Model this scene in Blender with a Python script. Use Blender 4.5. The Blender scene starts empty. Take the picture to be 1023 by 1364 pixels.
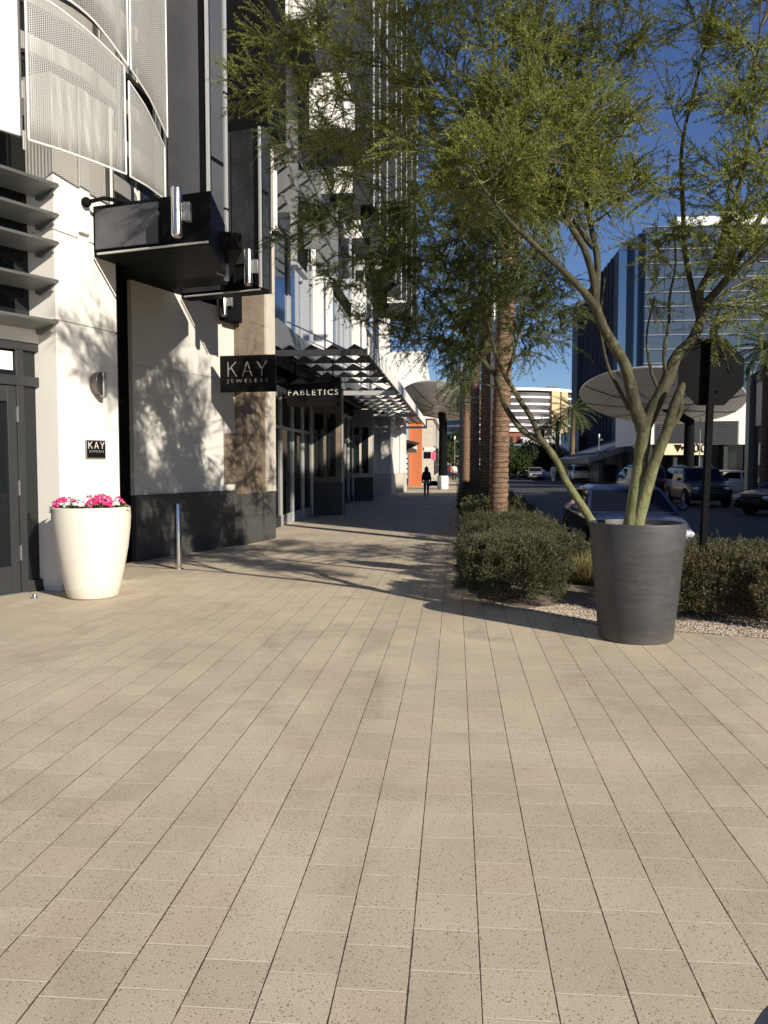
import bpy, math, random
import numpy as np
from mathutils import Vector, Matrix

random.seed(7)
RNG = np.random.default_rng(11)
R = math.radians
scene = bpy.context.scene
COL = scene.collection

# ------------------------------------------------------------------ camera
YAW, PITCH, FPX, CAMZ = R(4.96), R(3.38), 1100.0, 1.75
cf = Vector((-math.sin(YAW) * math.cos(PITCH), math.cos(YAW) * math.cos(PITCH), -math.sin(PITCH)))
cr = Vector((math.cos(YAW), math.sin(YAW), 0))
cu = cr.cross(cf)
CAM = Vector((0, 0, CAMZ))


def ray(u, v):
    return cf + cr * ((u - 511.5) / FPX) + cu * ((682 - v) / FPX)


def G(u, v, z=0.0):
    d = ray(u, v)
    return CAM + d * ((z - CAMZ) / d.z)


def AY(u, v, y):
    d = ray(u, v)
    return CAM + d * (y / d.y)


def AX(u, v, x):
    d = ray(u, v)
    return CAM + d * (x / d.x)


cam_data = bpy.data.cameras.new("camera")
cam = bpy.data.objects.new("camera", cam_data)
COL.objects.link(cam)
cam.location = CAM
cam.rotation_euler = (math.pi / 2 - PITCH, 0, YAW)
cam_data.sensor_fit = 'VERTICAL'
cam_data.sensor_height = 24
cam_data.lens = 24 * FPX / 1364
cam_data.clip_end = 3000
cam_data.clip_start = 0.05
scene.camera = cam

# ------------------------------------------------------------------ light
SUN_EL = R(25.5)
SUN_AZ = math.atan2(0.71, -0.70)          # from +Y towards +X
w = bpy.data.worlds.new("World")
scene.world = w
w.use_nodes = True
nt = w.node_tree
nt.nodes.clear()
sky = nt.nodes.new("ShaderNodeTexSky")
sky.sky_type = 'NISHITA'
sky.sun_disc = False
sky.sun_elevation = SUN_EL
sky.sun_rotation = SUN_AZ
sky.altitude = 600
sky.air_density = 1.0
sky.dust_density = 0.1
sky.ozone_density = 6.0
bg = nt.nodes.new("ShaderNodeBackground")
bg.inputs[1].default_value = 0.072
wo = nt.nodes.new("ShaderNodeOutputWorld")
hs = nt.nodes.new("ShaderNodeHueSaturation")
hs.inputs['Saturation'].default_value = 1.0
hs.inputs['Hue'].default_value = .51
nt.links.new(sky.outputs[0], hs.inputs['Color'])
nt.links.new(hs.outputs[0], bg.inputs[0])
nt.links.new(bg.outputs[0], wo.inputs[0])
sd = bpy.data.lights.new("sun", 'SUN')
sd.energy = 5.0
sd.angle = R(0.53)
sd.color = (1.0, 0.925, 0.805)
so = bpy.data.objects.new("sun", sd)
COL.objects.link(so)
SDIR = Vector((math.sin(SUN_AZ) * math.cos(SUN_EL), math.cos(SUN_AZ) * math.cos(SUN_EL), math.sin(SUN_EL)))
so.rotation_euler = SDIR.to_track_quat('Z', 'Y').to_euler()
so.location = (20, -20, 30)
scene.view_settings.view_transform = 'Standard'
scene.view_settings.look = 'None'
scene.view_settings.gamma = 1
scene.view_settings.exposure = 0.4

# ------------------------------------------------------------------ materials


class NT:
    def __init__(s, name):
        s.m = bpy.data.materials.new(name)
        s.m.use_nodes = True
        s.t = s.m.node_tree
        s.t.nodes.clear()
        s.out = s.t.nodes.new("ShaderNodeOutputMaterial")

    def n(s, typ, **kw):
        nd = s.t.nodes.new("ShaderNode" + typ)
        for k, v in kw.items():
            setattr(nd, k, v)
        return nd

    def l(s, a, b):
        s.t.links.new(a, b)

    def put(s, sock, v):
        if hasattr(v, "is_linked") or isinstance(v, bpy.types.NodeSocket):
            s.t.links.new(v, sock)
        elif isinstance(v, (tuple, list)) and len(v) == 3 and sock.type == 'RGBA':
            sock.default_value = (*v, 1)
        else:
            sock.default_value = v

    def math(s, op, a, b=None, c=None, clamp=False):
        nd = s.n("Math", operation=op, use_clamp=clamp)
        s.put(nd.inputs[0], a)
        if b is not None:
            s.put(nd.inputs[1], b)
        if c is not None:
            s.put(nd.inputs[2], c)
        return nd.outputs[0]

    def mix(s, fac, a, b, blend='MIX'):
        nd = s.n("Mix", data_type='RGBA', blend_type=blend)
        s.put(nd.inputs[0], fac)
        s.put(nd.inputs[6], a)
        s.put(nd.inputs[7], b)
        return nd.outputs[2]

    def ramp(s, fac, lo, hi):
        nd = s.n("MapRange", clamp=True)
        s.put(nd.inputs[0], fac)
        nd.inputs[1].default_value = lo
        nd.inputs[2].default_value = hi
        return nd.outputs[0]

    def noise(s, vec, scale, detail=4, rough=.6, dist=0):
        nd = s.n("TexNoise")
        nd.inputs['Scale'].default_value = scale
        nd.inputs['Detail'].default_value = detail
        nd.inputs['Roughness'].default_value = rough
        nd.inputs['Distortion'].default_value = dist
        if vec is not None:
            s.l(vec, nd.inputs['Vector'])
        return nd.outputs[0]

    def white(s, vec, dims='2D'):
        nd = s.n("TexWhiteNoise", noise_dimensions=dims)
        s.l(vec, nd.inputs['W' if dims == '1D' else 'Vector'])
        return nd.outputs[0]

    def vec(s, x, y, z=0.0):
        nd = s.n("CombineXYZ")
        s.put(nd.inputs[0], x)
        s.put(nd.inputs[1], y)
        s.put(nd.inputs[2], z)
        return nd.outputs[0]

    def bsdf(s, **kw):
        nd = s.n("BsdfPrincipled")
        for k, v in kw.items():
            s.put(nd.inputs[k], v)
        s.l(nd.outputs[0], s.out.inputs[0])
        return nd

    def bump(s, h, strength=.3, dist=.01):
        nd = s.n("Bump")
        nd.inputs['Strength'].default_value = strength
        nd.inputs['Distance'].default_value = dist
        s.l(h, nd.inputs['Height'])
        return nd.outputs[0]


def mat(name, col, rough=.6, metal=0.0, var=.12, scale=3.0, bump=0.0, bscale=40.0, spec=.5, dirt=None):
    t = NT(name)
    tc = t.n("TexCoord").outputs['Object']
    n1 = t.noise(tc, scale, 5)
    n2 = t.noise(tc, scale * 9, 3)
    f = t.math('ADD', t.math('MULTIPLY', n1, .7), t.math('MULTIPLY', n2, .3))
    lo = tuple(c * (1 - var) for c in col)
    hi = tuple(min(1, c * (1 + var)) for c in col)
    c = t.mix(t.ramp(f, .3, .7), lo, hi)
    if dirt:
        c = t.mix(t.ramp(t.noise(tc, scale * .6, 6, .7, 1.0), .55, .75), c, dirt)
    kw = {'Base Color': c, 'Roughness': t.math('ADD', t.math('MULTIPLY', n2, .16), rough - .08, clamp=True), 'Metallic': metal, 'Specular IOR Level': spec}
    b = t.bsdf(**kw)
    if bump:
        t.l(t.bump(t.noise(tc, bscale, 4), bump, .01), b.inputs['Normal'])
    return t.m


def leaf_mat(name, c0, c1, trans=.3):
    t = NT(name)
    ri = t.n("NewGeometry").outputs['Random Per Island']
    c = t.mix(ri, c0, c1)
    d = t.n("BsdfDiffuse")
    t.l(c, d.inputs[0])
    tr = t.n("BsdfTranslucent")
    t.l(c, tr.inputs[0])
    g = t.n("BsdfGlossy")
    g.inputs['Roughness'].default_value = .45
    g.inputs[0].default_value = (.8, .8, .8, 1)
    m1 = t.n("MixShader")
    m1.inputs[0].default_value = trans
    t.l(d.outputs[0], m1.inputs[1])
    t.l(tr.outputs[0], m1.inputs[2])
    m2 = t.n("MixShader")
    m2.inputs[0].default_value = .015
    t.l(m1.outputs[0], m2.inputs[1])
    t.l(g.outputs[0], m2.inputs[2])
    t.l(m2.outputs[0], t.out.inputs[0])
    return t.m


def glass_mat(name, col, rough=.03, metal=0.0, ior=1.5, wave=.012):
    t = NT(name)
    tc = t.n("TexCoord").outputs['Object']
    b = t.bsdf(**{'Base Color': col, 'Roughness': rough, 'Metallic': metal, 'IOR': ior})
    t.l(t.bump(t.noise(tc, .5, 2), .05, wave), b.inputs['Normal'])
    return t.m


def paver_mat():
    t = NT("pavers")
    pos = t.n("NewGeometry").outputs['Position']
    sp = t.n("SeparateXYZ")
    t.l(pos, sp.inputs[0])
    x, y = sp.outputs[0], sp.outputs[1]
    W_, L_ = .2425, .256
    u = t.math('DIVIDE', t.math('ADD', x, 100.06), W_)
    col = t.math('FLOOR', u)
    fu = t.math('FRACT', u)
    r1 = t.n("TexWhiteNoise", noise_dimensions='1D')
    t.l(col, r1.inputs['W'])
    v = t.math('ADD', t.math('DIVIDE', t.math('ADD', y, 50.0), L_), t.math('MULTIPLY', r1.outputs[0], 2.0))
    row = t.math('FLOOR', v)
    fv = t.math('FRACT', v)
    v2 = t.math('MULTIPLY', v, .5)
    row2 = t.math('FLOOR', v2)
    f2 = t.math('FRACT', v2)
    r2 = t.white(t.vec(col, t.math('ADD', row2, .37)))
    lng = t.math('GREATER_THAN', r2, .72)

    def dist(f, size):
        return t.math('MULTIPLY', t.math('MINIMUM', f, t.math('SUBTRACT', 1.0, f)), size)
    d1 = dist(fv, L_)
    d2 = dist(f2, L_ * 2)
    dv = t.math('ADD', t.math('MULTIPLY', d1, t.math('SUBTRACT', 1.0, lng)), t.math('MULTIPLY', d2, lng))
    du = dist(fu, W_)
    wob = t.math('ADD', t.math('MULTIPLY', t.math('SUBTRACT', t.noise(pos, 22, 2), .5), .004), t.math('MULTIPLY', t.math('SUBTRACT', t.noise(pos, 3.0, 3), .5), .004))
    du = t.math('ADD', du, wob)
    dv = t.math('ADD', dv, wob)
    jl = t.math('SUBTRACT', 1.0, t.ramp(du, .0014, .0034))
    jt = t.math('SUBTRACT', 1.0, t.ramp(dv, .0020, .0042))
    idr = t.math('ADD', t.math('MULTIPLY', row, t.math('SUBTRACT', 1.0, lng)), t.math('MULTIPLY', t.math('ADD', row2, .5), lng))
    cell = t.white(t.vec(col, idr))
    tone = t.n("MapRange")
    t.l(cell, tone.inputs[0])
    tone.inputs[3].default_value = .885
    tone.inputs[4].default_value = 1.07
    base = t.mix(t.ramp(t.noise(pos, .55, 5, .6, .6), .35, .68), (.49, .410, .292), (.65, .556, .406))
    base = t.mix(t.ramp(t.noise(t.vec(t.math('MULTIPLY', x, 1.0), t.math('MULTIPLY', y, .45)), 1.1, 6, .65, 1.2), .50, .80), base, (.37, .30, .215))
    base = t.mix(t.math('MULTIPLY', t.ramp(t.noise(t.vec(t.math('MULTIPLY', x, .5), t.math('MULTIPLY', y, 1.6)), 3.2, 6, .7, .8), .52, .74), .5), base, (.60, .52, .40))
    nd = t.n("Mix", data_type='RGBA', blend_type='MULTIPLY')
    nd.inputs[0].default_value = 1
    t.l(base, nd.inputs[6])
    tv = t.n("CombineColor")
    for i in range(3):
        t.l(tone.outputs[0], tv.inputs[i])
    t.l(tv.outputs[0], nd.inputs[7])
    c = nd.outputs[2]
    # reddish tint on a few pavers
    c = t.mix(t.math('MULTIPLY', t.math('GREATER_THAN', cell, .88), .22), c, (.45, .33, .25))
    # exposed aggregate
    dens = t.math('ADD', .60, t.math('MULTIPLY', t.math('SUBTRACT', .5, t.noise(pos, 1.3, 3)), .1))
    v2_ = t.n('TexVoronoi', feature='F1')
    v2_.inputs['Scale'].default_value = 98
    t.l(pos, v2_.inputs['Vector'])
    sc_ = t.n('SeparateColor')
    t.l(v2_.outputs['Color'], sc_.inputs[0])
    keep = t.math('MULTIPLY', t.ramp(sc_.outputs[0], .45, .95), .40)
    keep = t.math('MULTIPLY', keep, t.math('ADD', .55, t.math('MULTIPLY', t.noise(pos, 2.2, 4), .9)))
    sp1 = t.math('MULTIPLY', t.math('LESS_THAN', t.math('ADD', v2_.outputs['Distance'], t.math('MULTIPLY', t.math('SUBTRACT', t.noise(pos, 240, 2), .5), .25)), keep), .72)
    c = t.mix(sp1, c, (.07, .055, .045))
    vor = t.n('TexVoronoi', feature='F1')
    vor.inputs['Scale'].default_value = 1.7
    vor.inputs['Randomness'].default_value = 1
    t.l(pos, vor.inputs['Vector'])
    gum = t.math('LESS_THAN', t.math('ADD', vor.outputs['Distance'], t.math('MULTIPLY', t.noise(pos, 30, 2), .02)), .034)
    c = t.mix(t.math('MULTIPLY', gum, .38), c, (.16, .135, .11))
    g2 = t.noise(pos, 190, 2, .6)
    c = t.mix(t.math('MULTIPLY', t.ramp(g2, .48, .62), .62), c, (.27, .22, .165))
    c = t.mix(t.math('MULTIPLY', t.ramp(t.noise(pos, 120, 2), .55, .7), .45), c, (.72, .64, .50))
    vis = t.math('ADD', .35, t.math('MULTIPLY', t.ramp(t.math('ADD', x, t.math('MULTIPLY', t.noise(pos, .5, 3), 2.5)), -3.2, -.2), .65))
    c = t.mix(t.math('MULTIPLY', t.math('MULTIPLY', jt, vis), .8), c, (.66, .585, .46))
    c = t.mix(t.math('MULTIPLY', t.math('MULTIPLY', jl, vis), .93), c, (.04, .03, .02))
    b = t.bsdf(**{'Base Color': c, 'Roughness': .85, 'Specular IOR Level': .25})
    h = t.math('ADD', t.math('MULTIPLY', t.math('MAXIMUM', jl, t.math('MULTIPLY', jt, .5)), -1.0), t.math('MULTIPLY', g2, .35))
    t.l(t.bump(h, .5, .004), b.inputs['Normal'])
    return t.m


def asphalt_mat():
    t = NT("asphalt")
    pos = t.n("NewGeometry").outputs['Position']
    c = t.mix(t.ramp(t.noise(pos, .35, 5), .35, .65), (.03, .03, .032), (.048, .047, .047))
    c = t.mix(t.math('MULTIPLY', t.noise(pos, 120, 2), .5), c, (.07, .068, .066))
    b = t.bsdf(**{'Base Color': c, 'Roughness': .8})
    t.l(t.bump(t.noise(pos, 150, 2), .4, .004), b.inputs['Normal'])
    return t.m


def bark_mat(name, c0, c1, scale, ring=0.0):
    t = NT(name)
    tc = t.n("TexCoord").outputs['Object']
    sp = t.n("SeparateXYZ")
    t.l(tc, sp.inputs[0])
    st = t.vec(sp.outputs[0], sp.outputs[1], t.math('MULTIPLY', sp.outputs[2], .35 if not ring else 3.0))
    n1 = t.noise(st, scale, 5, .65, .8)
    n2 = t.noise(tc, scale * 5, 3)
    c = t.mix(t.ramp(n1, .32, .68), c0, c1)
    if ring:
        ph = t.math('ADD', t.math('MULTIPLY', sp.outputs[2], 2 * math.pi / .105), t.math('MULTIPLY', t.noise(tc, 4.0, 4), 5.0))
        c = t.mix(t.math('MULTIPLY', t.ramp(t.math('SINE', ph), .35, .9), t.math('MULTIPLY', n2, 1.3)), c, tuple(q * .5 for q in c0))
    c = t.mix(t.math('MULTIPLY', t.ramp(n2, .55, .75), .6), c, tuple(q * .4 for q in c0))
    b = t.bsdf(**{'Base Color': c, 'Roughness': .85, 'Specular IOR Level': .2})
    t.l(t.bump(t.math('ADD', n1, t.math('MULTIPLY', n2, .5)), .6, .02), b.inputs['Normal'])
    return t.m


def stone_mat(name, c0, c1, bw, bh):
    """large stone slabs with fine joints, laid by height"""
    t = NT(name)
    tc = t.n("TexCoord").outputs['Object']
    sp = t.n("SeparateXYZ")
    t.l(tc, sp.inputs[0])
    n = t.noise(t.vec(t.math('MULTIPLY', sp.outputs[0], 1.0), t.math('MULTIPLY', sp.outputs[1], 1.0), t.math('MULTIPLY', sp.outputs[2], 3.2)), 2.2, 6, .65, .7)
    c = t.mix(t.ramp(n, .3, .7), c0, c1)
    fz = t.math('FRACT', t.math('DIVIDE', sp.outputs[2], bh))
    j = t.math('LESS_THAN', fz, .008 / bh)
    c = t.mix(j, c, tuple(q * .35 for q in c0))
    b = t.bsdf(**{'Base Color': c, 'Roughness': .6})
    t.l(t.bump(t.noise(tc, 60, 3), .15, .005), b.inputs['Normal'])
    return t.m


def screen_mat():
    t = NT("perforated_metal")
    uv = t.n("UVMap").outputs[0]
    sp = t.n("SeparateXYZ")
    t.l(uv, sp.inputs[0])
    pitch = .028
    a = t.math('SUBTRACT', t.math('FRACT', t.math('DIVIDE', sp.outputs[0], pitch)), .5)
    b_ = t.math('SUBTRACT', t.math('FRACT', t.math('ADD', t.math('DIVIDE', sp.outputs[1], pitch), t.math('MULTIPLY', t.math('FLOOR', t.math('DIVIDE', sp.outputs[0], pitch)), .5))), .5)
    d = t.math('SQRT', t.math('ADD', t.math('MULTIPLY', a, a), t.math('MULTIPLY', b_, b_)))
    hole = t.math('LESS_THAN', d, .375)
    tr = t.n("BsdfTransparent")
    pr = t.n("BsdfPrincipled")
    pr.inputs['Base Color'].default_value = (.46, .45, .42, 1)
    pr.inputs['Roughness'].default_value = .5
    mx = t.n("MixShader")
    t.l(hole, mx.inputs[0])
    t.l(pr.outputs[0], mx.inputs[1])
    t.l(tr.outputs[0], mx.inputs[2])
    t.l(mx.outputs[0], t.out.inputs[0])
    return t.m


def gravel_mat():
    t = NT("gravel_stone")
    ri = t.n("NewGeometry").outputs['Random Per Island']
    c = t.mix(ri, (.16, .11, .075), (.60, .51, .40))
    t.bsdf(**{'Base Color': c, 'Roughness': .8})
    return t.m


def planter_mat():
    t = NT("weathered_charcoal")
    tc = t.n("TexCoord").outputs['Object']
    sp = t.n("SeparateXYZ")
    t.l(tc, sp.inputs[0])
    n1 = t.noise(t.vec(sp.outputs[0], sp.outputs[1], t.math('MULTIPLY', sp.outputs[2], 9.0)), 3.0, 5, .6, .3)
    n2 = t.noise(tc, 2.2, 4)
    n3 = t.noise(t.vec(sp.outputs[0], sp.outputs[1], t.math('MULTIPLY', sp.outputs[2], 12.0)), 9.0, 4, .7)
    c = t.mix(t.ramp(n1, .35, .68), (.038, .038, .041), (.058, .0575, .059))
    c = t.mix(t.math('MULTIPLY', t.ramp(n2, .45, .7), .5), c, (.078, .077, .075))
    c = t.mix(t.math('MULTIPLY', t.ramp(n3, .63, .74), .6), c, (.19, .18, .17))
    n4 = t.noise(tc, 7.0, 5, .7, .5)
    c = t.mix(t.math('MULTIPLY', t.ramp(n4, .58, .72), .45), c, (.14, .132, .122))
    low = t.math('SUBTRACT', 1.0, t.ramp(t.math('ADD', sp.outputs[2], t.math('MULTIPLY', n4, .12)), .05, .2))
    c = t.mix(t.math('MULTIPLY', low, .5), c, (.16, .14, .115))
    b = t.bsdf(**{'Base Color': c, 'Roughness': .55})
    t.l(t.bump(n3, .25, .006), b.inputs['Normal'])
    return t.m


M = {}
M['pavers'] = paver_mat()
M['asphalt'] = asphalt_mat()
M['kerb'] = mat('kerb_concrete', (.38, .35, .30), .85, var=.2, scale=2, bump=.2)
M['soil'] = mat('bed_soil', (.20, .155, .11), .95, var=.35, scale=9, bump=.6, bscale=60)
M['gravel'] = gravel_mat()
M['cream'] = mat('cream_stucco', (.74, .71, .64), .8, var=.05, scale=.9, bump=.12, bscale=90, dirt=(.64, .60, .53))
M['white'] = mat('white_panel', (.80, .78, .73), .6, var=.03, scale=.7)
M['plinth'] = stone_mat('dark_plinth_stone', (.05, .049, .046), (.08, .077, .07), 1.2, .6)
M['stone'] = stone_mat('brown_pier_stone', (.135, .105, .072), (.235, .185, .13), 1.0, 1.6)
M['beige'] = stone_mat('beige_pier_stone', (.50, .45, .37), (.60, .55, .46), 1.0, 1.4)
M['frame'] = mat('charcoal_frame', (.036, .037, .039), .45, var=.12, scale=2, spec=.25)
M['louvre'] = mat('grey_louvre_metal', (.22, .225, .22), .42, metal=.4, var=.08, scale=1.5)
M['silver'] = mat('brushed_steel', (.62, .61, .58), .25, metal=1.0, var=.08, scale=6)
M['alu'] = mat('pale_aluminium', (.60, .60, .58), .4, metal=.5, var=.06, scale=2)
M['glass'] = glass_mat('dark_shop_glass', (.012, .014, .016))
M['blueglass'] = glass_mat('sky_blue_glass', (.10, .15, .24), .05, .8)
M['blackpanel'] = mat('black_gloss_panel', (.010, .010, .011), .45, var=.3, scale=.8, spec=.02)
M['greypanel'] = mat('grey_gloss_panel', (.085, .086, .092), .28, var=.2, scale=.6, spec=.35)
M['reflectionpanel'] = mat('reflection_mottled_glass', (.035, .036, .040), .25, var=.6, scale=1.6, spec=.4)  # blotches put tree reflections into the panel colour
M['nearblack'] = mat('near_black_metal', (.009, .009, .0095), .5, var=.2, scale=3, spec=.02)
M['signblack'] = mat('sign_black', (.009, .0085, .0085), .4, var=.1, scale=4, spec=.15)
M['letters'] = mat('letter_white', (.62, .60, .56), .4, var=.04, scale=5)
M['lettersdim'] = mat('letter_grey', (.26, .25, .24), .4, var=.04, scale=5)
M['interior'] = mat('lit_interior_white', (.78, .77, .73), .7, var=.04)
M['screen'] = screen_mat()
M['pot'] = mat('ivory_fibreglass', (.74, .69, .58), .42, var=.04, scale=1.3, dirt=(.68, .62, .51))


def pot_mat():
    t = NT('ivory_fibreglass')
    tc = t.n("TexCoord").outputs['Object']
    sp = t.n("SeparateXYZ")
    t.l(tc, sp.inputs[0])
    c = t.mix(t.noise(tc, 1.5, 5), (.70, .655, .555), (.76, .715, .61))
    run = t.noise(t.vec(t.math('MULTIPLY', sp.outputs[0], 9.0), t.math('MULTIPLY', sp.outputs[1], 9.0), t.math('MULTIPLY', sp.outputs[2], .7)), 2.2, 5, .65)
    c = t.mix(t.math('MULTIPLY', t.ramp(run, .55, .75), .35), c, (.52, .465, .37))
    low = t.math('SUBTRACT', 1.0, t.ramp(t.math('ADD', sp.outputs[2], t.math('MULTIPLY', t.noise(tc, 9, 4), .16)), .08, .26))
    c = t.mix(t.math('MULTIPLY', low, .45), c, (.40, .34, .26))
    c = t.mix(t.math('MULTIPLY', t.ramp(t.noise(tc, 38, 2), .68, .74), .4), c, (.42, .37, .29))
    b = t.bsdf(**{'Base Color': c, 'Roughness': .48})
    t.l(t.bump(t.noise(tc, 45, 3), .08, .004), b.inputs['Normal'])
    return t.m


M['pot'] = pot_mat()
M['planter'] = planter_mat()
M['bronze'] = mat('sconce_bronze', (.16, .145, .13), .35, metal=.7, var=.1)
M['bark_green'] = bark_mat('palo_verde_bark', (.12, .135, .045), (.27, .275, .11), 7)
M['bark_dark'] = bark_mat('palo_verde_limb', (.045, .042, .028), (.125, .12, .06), 8)
M['bark_palm'] = bark_mat('palm_trunk_bark', (.095, .055, .035), (.30, .195, .125), 5, 1)
M['bark_tree'] = bark_mat('street_tree_bark', (.10, .085, .06), (.2, .17, .12), 6)


def palo_bark(name, z0):
    t = NT(name)
    tc = t.n("TexCoord").outputs['Object']
    sp = t.n("SeparateXYZ")
    t.l(tc, sp.inputs[0])
    n1 = t.noise(t.vec(sp.outputs[0], sp.outputs[1], t.math('MULTIPLY', sp.outputs[2], .4)), 9, 5, .65, .8)
    n2 = t.noise(tc, 34, 3)
    n3 = t.noise(tc, 3.2, 4, .6, .6)
    green = t.mix(t.ramp(n1, .3, .7), (.12, .125, .05), (.255, .25, .12))
    brown = t.mix(t.ramp(n1, .3, .7), (.022, .020, .013), (.085, .078, .042))
    h = t.math('ADD', t.math('SUBTRACT', sp.outputs[2], z0), t.math('MULTIPLY', t.math('SUBTRACT', n3, .5), 1.6))
    brown_mix = t.ramp(h, .4, 1.15)  # green bark gives way to brown with height
    brown_mix = t.math('MULTIPLY', brown_mix, t.math('SUBTRACT', 1.0, t.math('MULTIPLY', t.ramp(n3, .56, .68), .5)))
    c = t.mix(brown_mix, green, brown)
    # knots and lenticels
    c = t.mix(t.math('MULTIPLY', t.ramp(n2, .58, .72), .75), c, (.05, .042, .022))
    c = t.mix(t.math('MULTIPLY', t.ramp(t.noise(tc, 55, 2), .66, .74), .5), c, (.36, .34, .2))
    b = t.bsdf(**{'Base Color': c, 'Roughness': .8, 'Specular IOR Level': .25})
    t.l(t.bump(t.math('ADD', n1, t.math('MULTIPLY', n2, .6)), .7, .02), b.inputs['Normal'])
    return t.m


M['bark_green'] = palo_bark('palo_verde_bark', 0)
M['bark_leaning'] = palo_bark('leaning_palo_verde_bark', 1.0)
M['wallgrey'] = mat('pale_grey_stucco', (.60, .58, .52), .8, var=.07, scale=.8, bump=.15, bscale=80, dirt=(.49, .465, .41))
M['twig'] = mat('twig_bark', (.17, .16, .08), .8, var=.25, scale=4)
M['leaf_pv'] = leaf_mat('palo_verde_leaf', (.09, .125, .022), (.37, .39, .085), .40)
M['leaf_pv_shaded'] = leaf_mat('palo_verde_leaf_shaded', (.05, .08, .022), (.19, .225, .06), .36)  # shade of the second crown put into a darker leaf colour
M['leaf_hedge'] = leaf_mat('hedge_leaf', (.045, .054, .027), (.145, .146, .072), .25)
M['leaf_hedge2'] = leaf_mat('hedge_leaf_brown', (.055, .052, .027), (.15, .132, .068), .2)
M['leaf_grass'] = leaf_mat('grass_blade', (.22, .19, .07), (.40, .36, .17), .3)
M['leaf_palm'] = leaf_mat('palm_leaflet', (.05, .075, .025), (.13, .16, .06), .2)
M['leaf_tree'] = leaf_mat('street_tree_leaf', (.035, .06, .02), (.10, .125, .045), .25)
M['leaf_plant'] = leaf_mat('petunia_leaf', (.07, .12, .03), (.16, .22, .07), .25)
M['pink'] = leaf_mat('petal_pink', (.62, .03, .17), (.80, .10, .30), .25)
M['petalwhite'] = leaf_mat('petal_white', (.78, .76, .72), (.86, .85, .82), .25)
M['tire'] = mat('tyre_rubber', (.02, .02, .02), .85, var=.2)
M['rim'] = mat('alloy_rim', (.45, .45, .46), .3, metal=.9)
M['carglass'] = glass_mat('car_glass', (.006, .008, .012), ior=1.2)
M['lamp_lens'] = mat('headlamp_lens', (.65, .66, .68), .12, metal=.3, var=.05)
M['redlens'] = mat('taillight_lens', (.42, .03, .03), .2, var=.1)
M['plate'] = mat('number_plate', (.7, .7, .66), .5, var=.05)


def paint(name, col, rough=.28):
    t = NT(name)
    tc = t.n("TexCoord").outputs['Object']
    c = t.mix(t.noise(tc, 3, 4), tuple(q * .9 for q in col), tuple(min(1, q * 1.1) for q in col))
    t.bsdf(**{'Base Color': c, 'Roughness': rough, 'Metallic': .35, 'Coat Weight': .5, 'Coat Roughness': .06})
    return t.m


M['carblue'] = paint('paint_slate_blue', (.028, .038, .075))
M['carblack'] = paint('paint_black', (.018, .018, .020))
M['carwhite'] = paint('paint_white', (.72, .72, .70))
M['cargrey'] = paint('paint_grey', (.03, .03, .033), .4)
M['carsilver'] = paint('paint_silver', (.30, .30, .31))

# ------------------------------------------------------------------ mesh builder
ORG = {}


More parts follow.
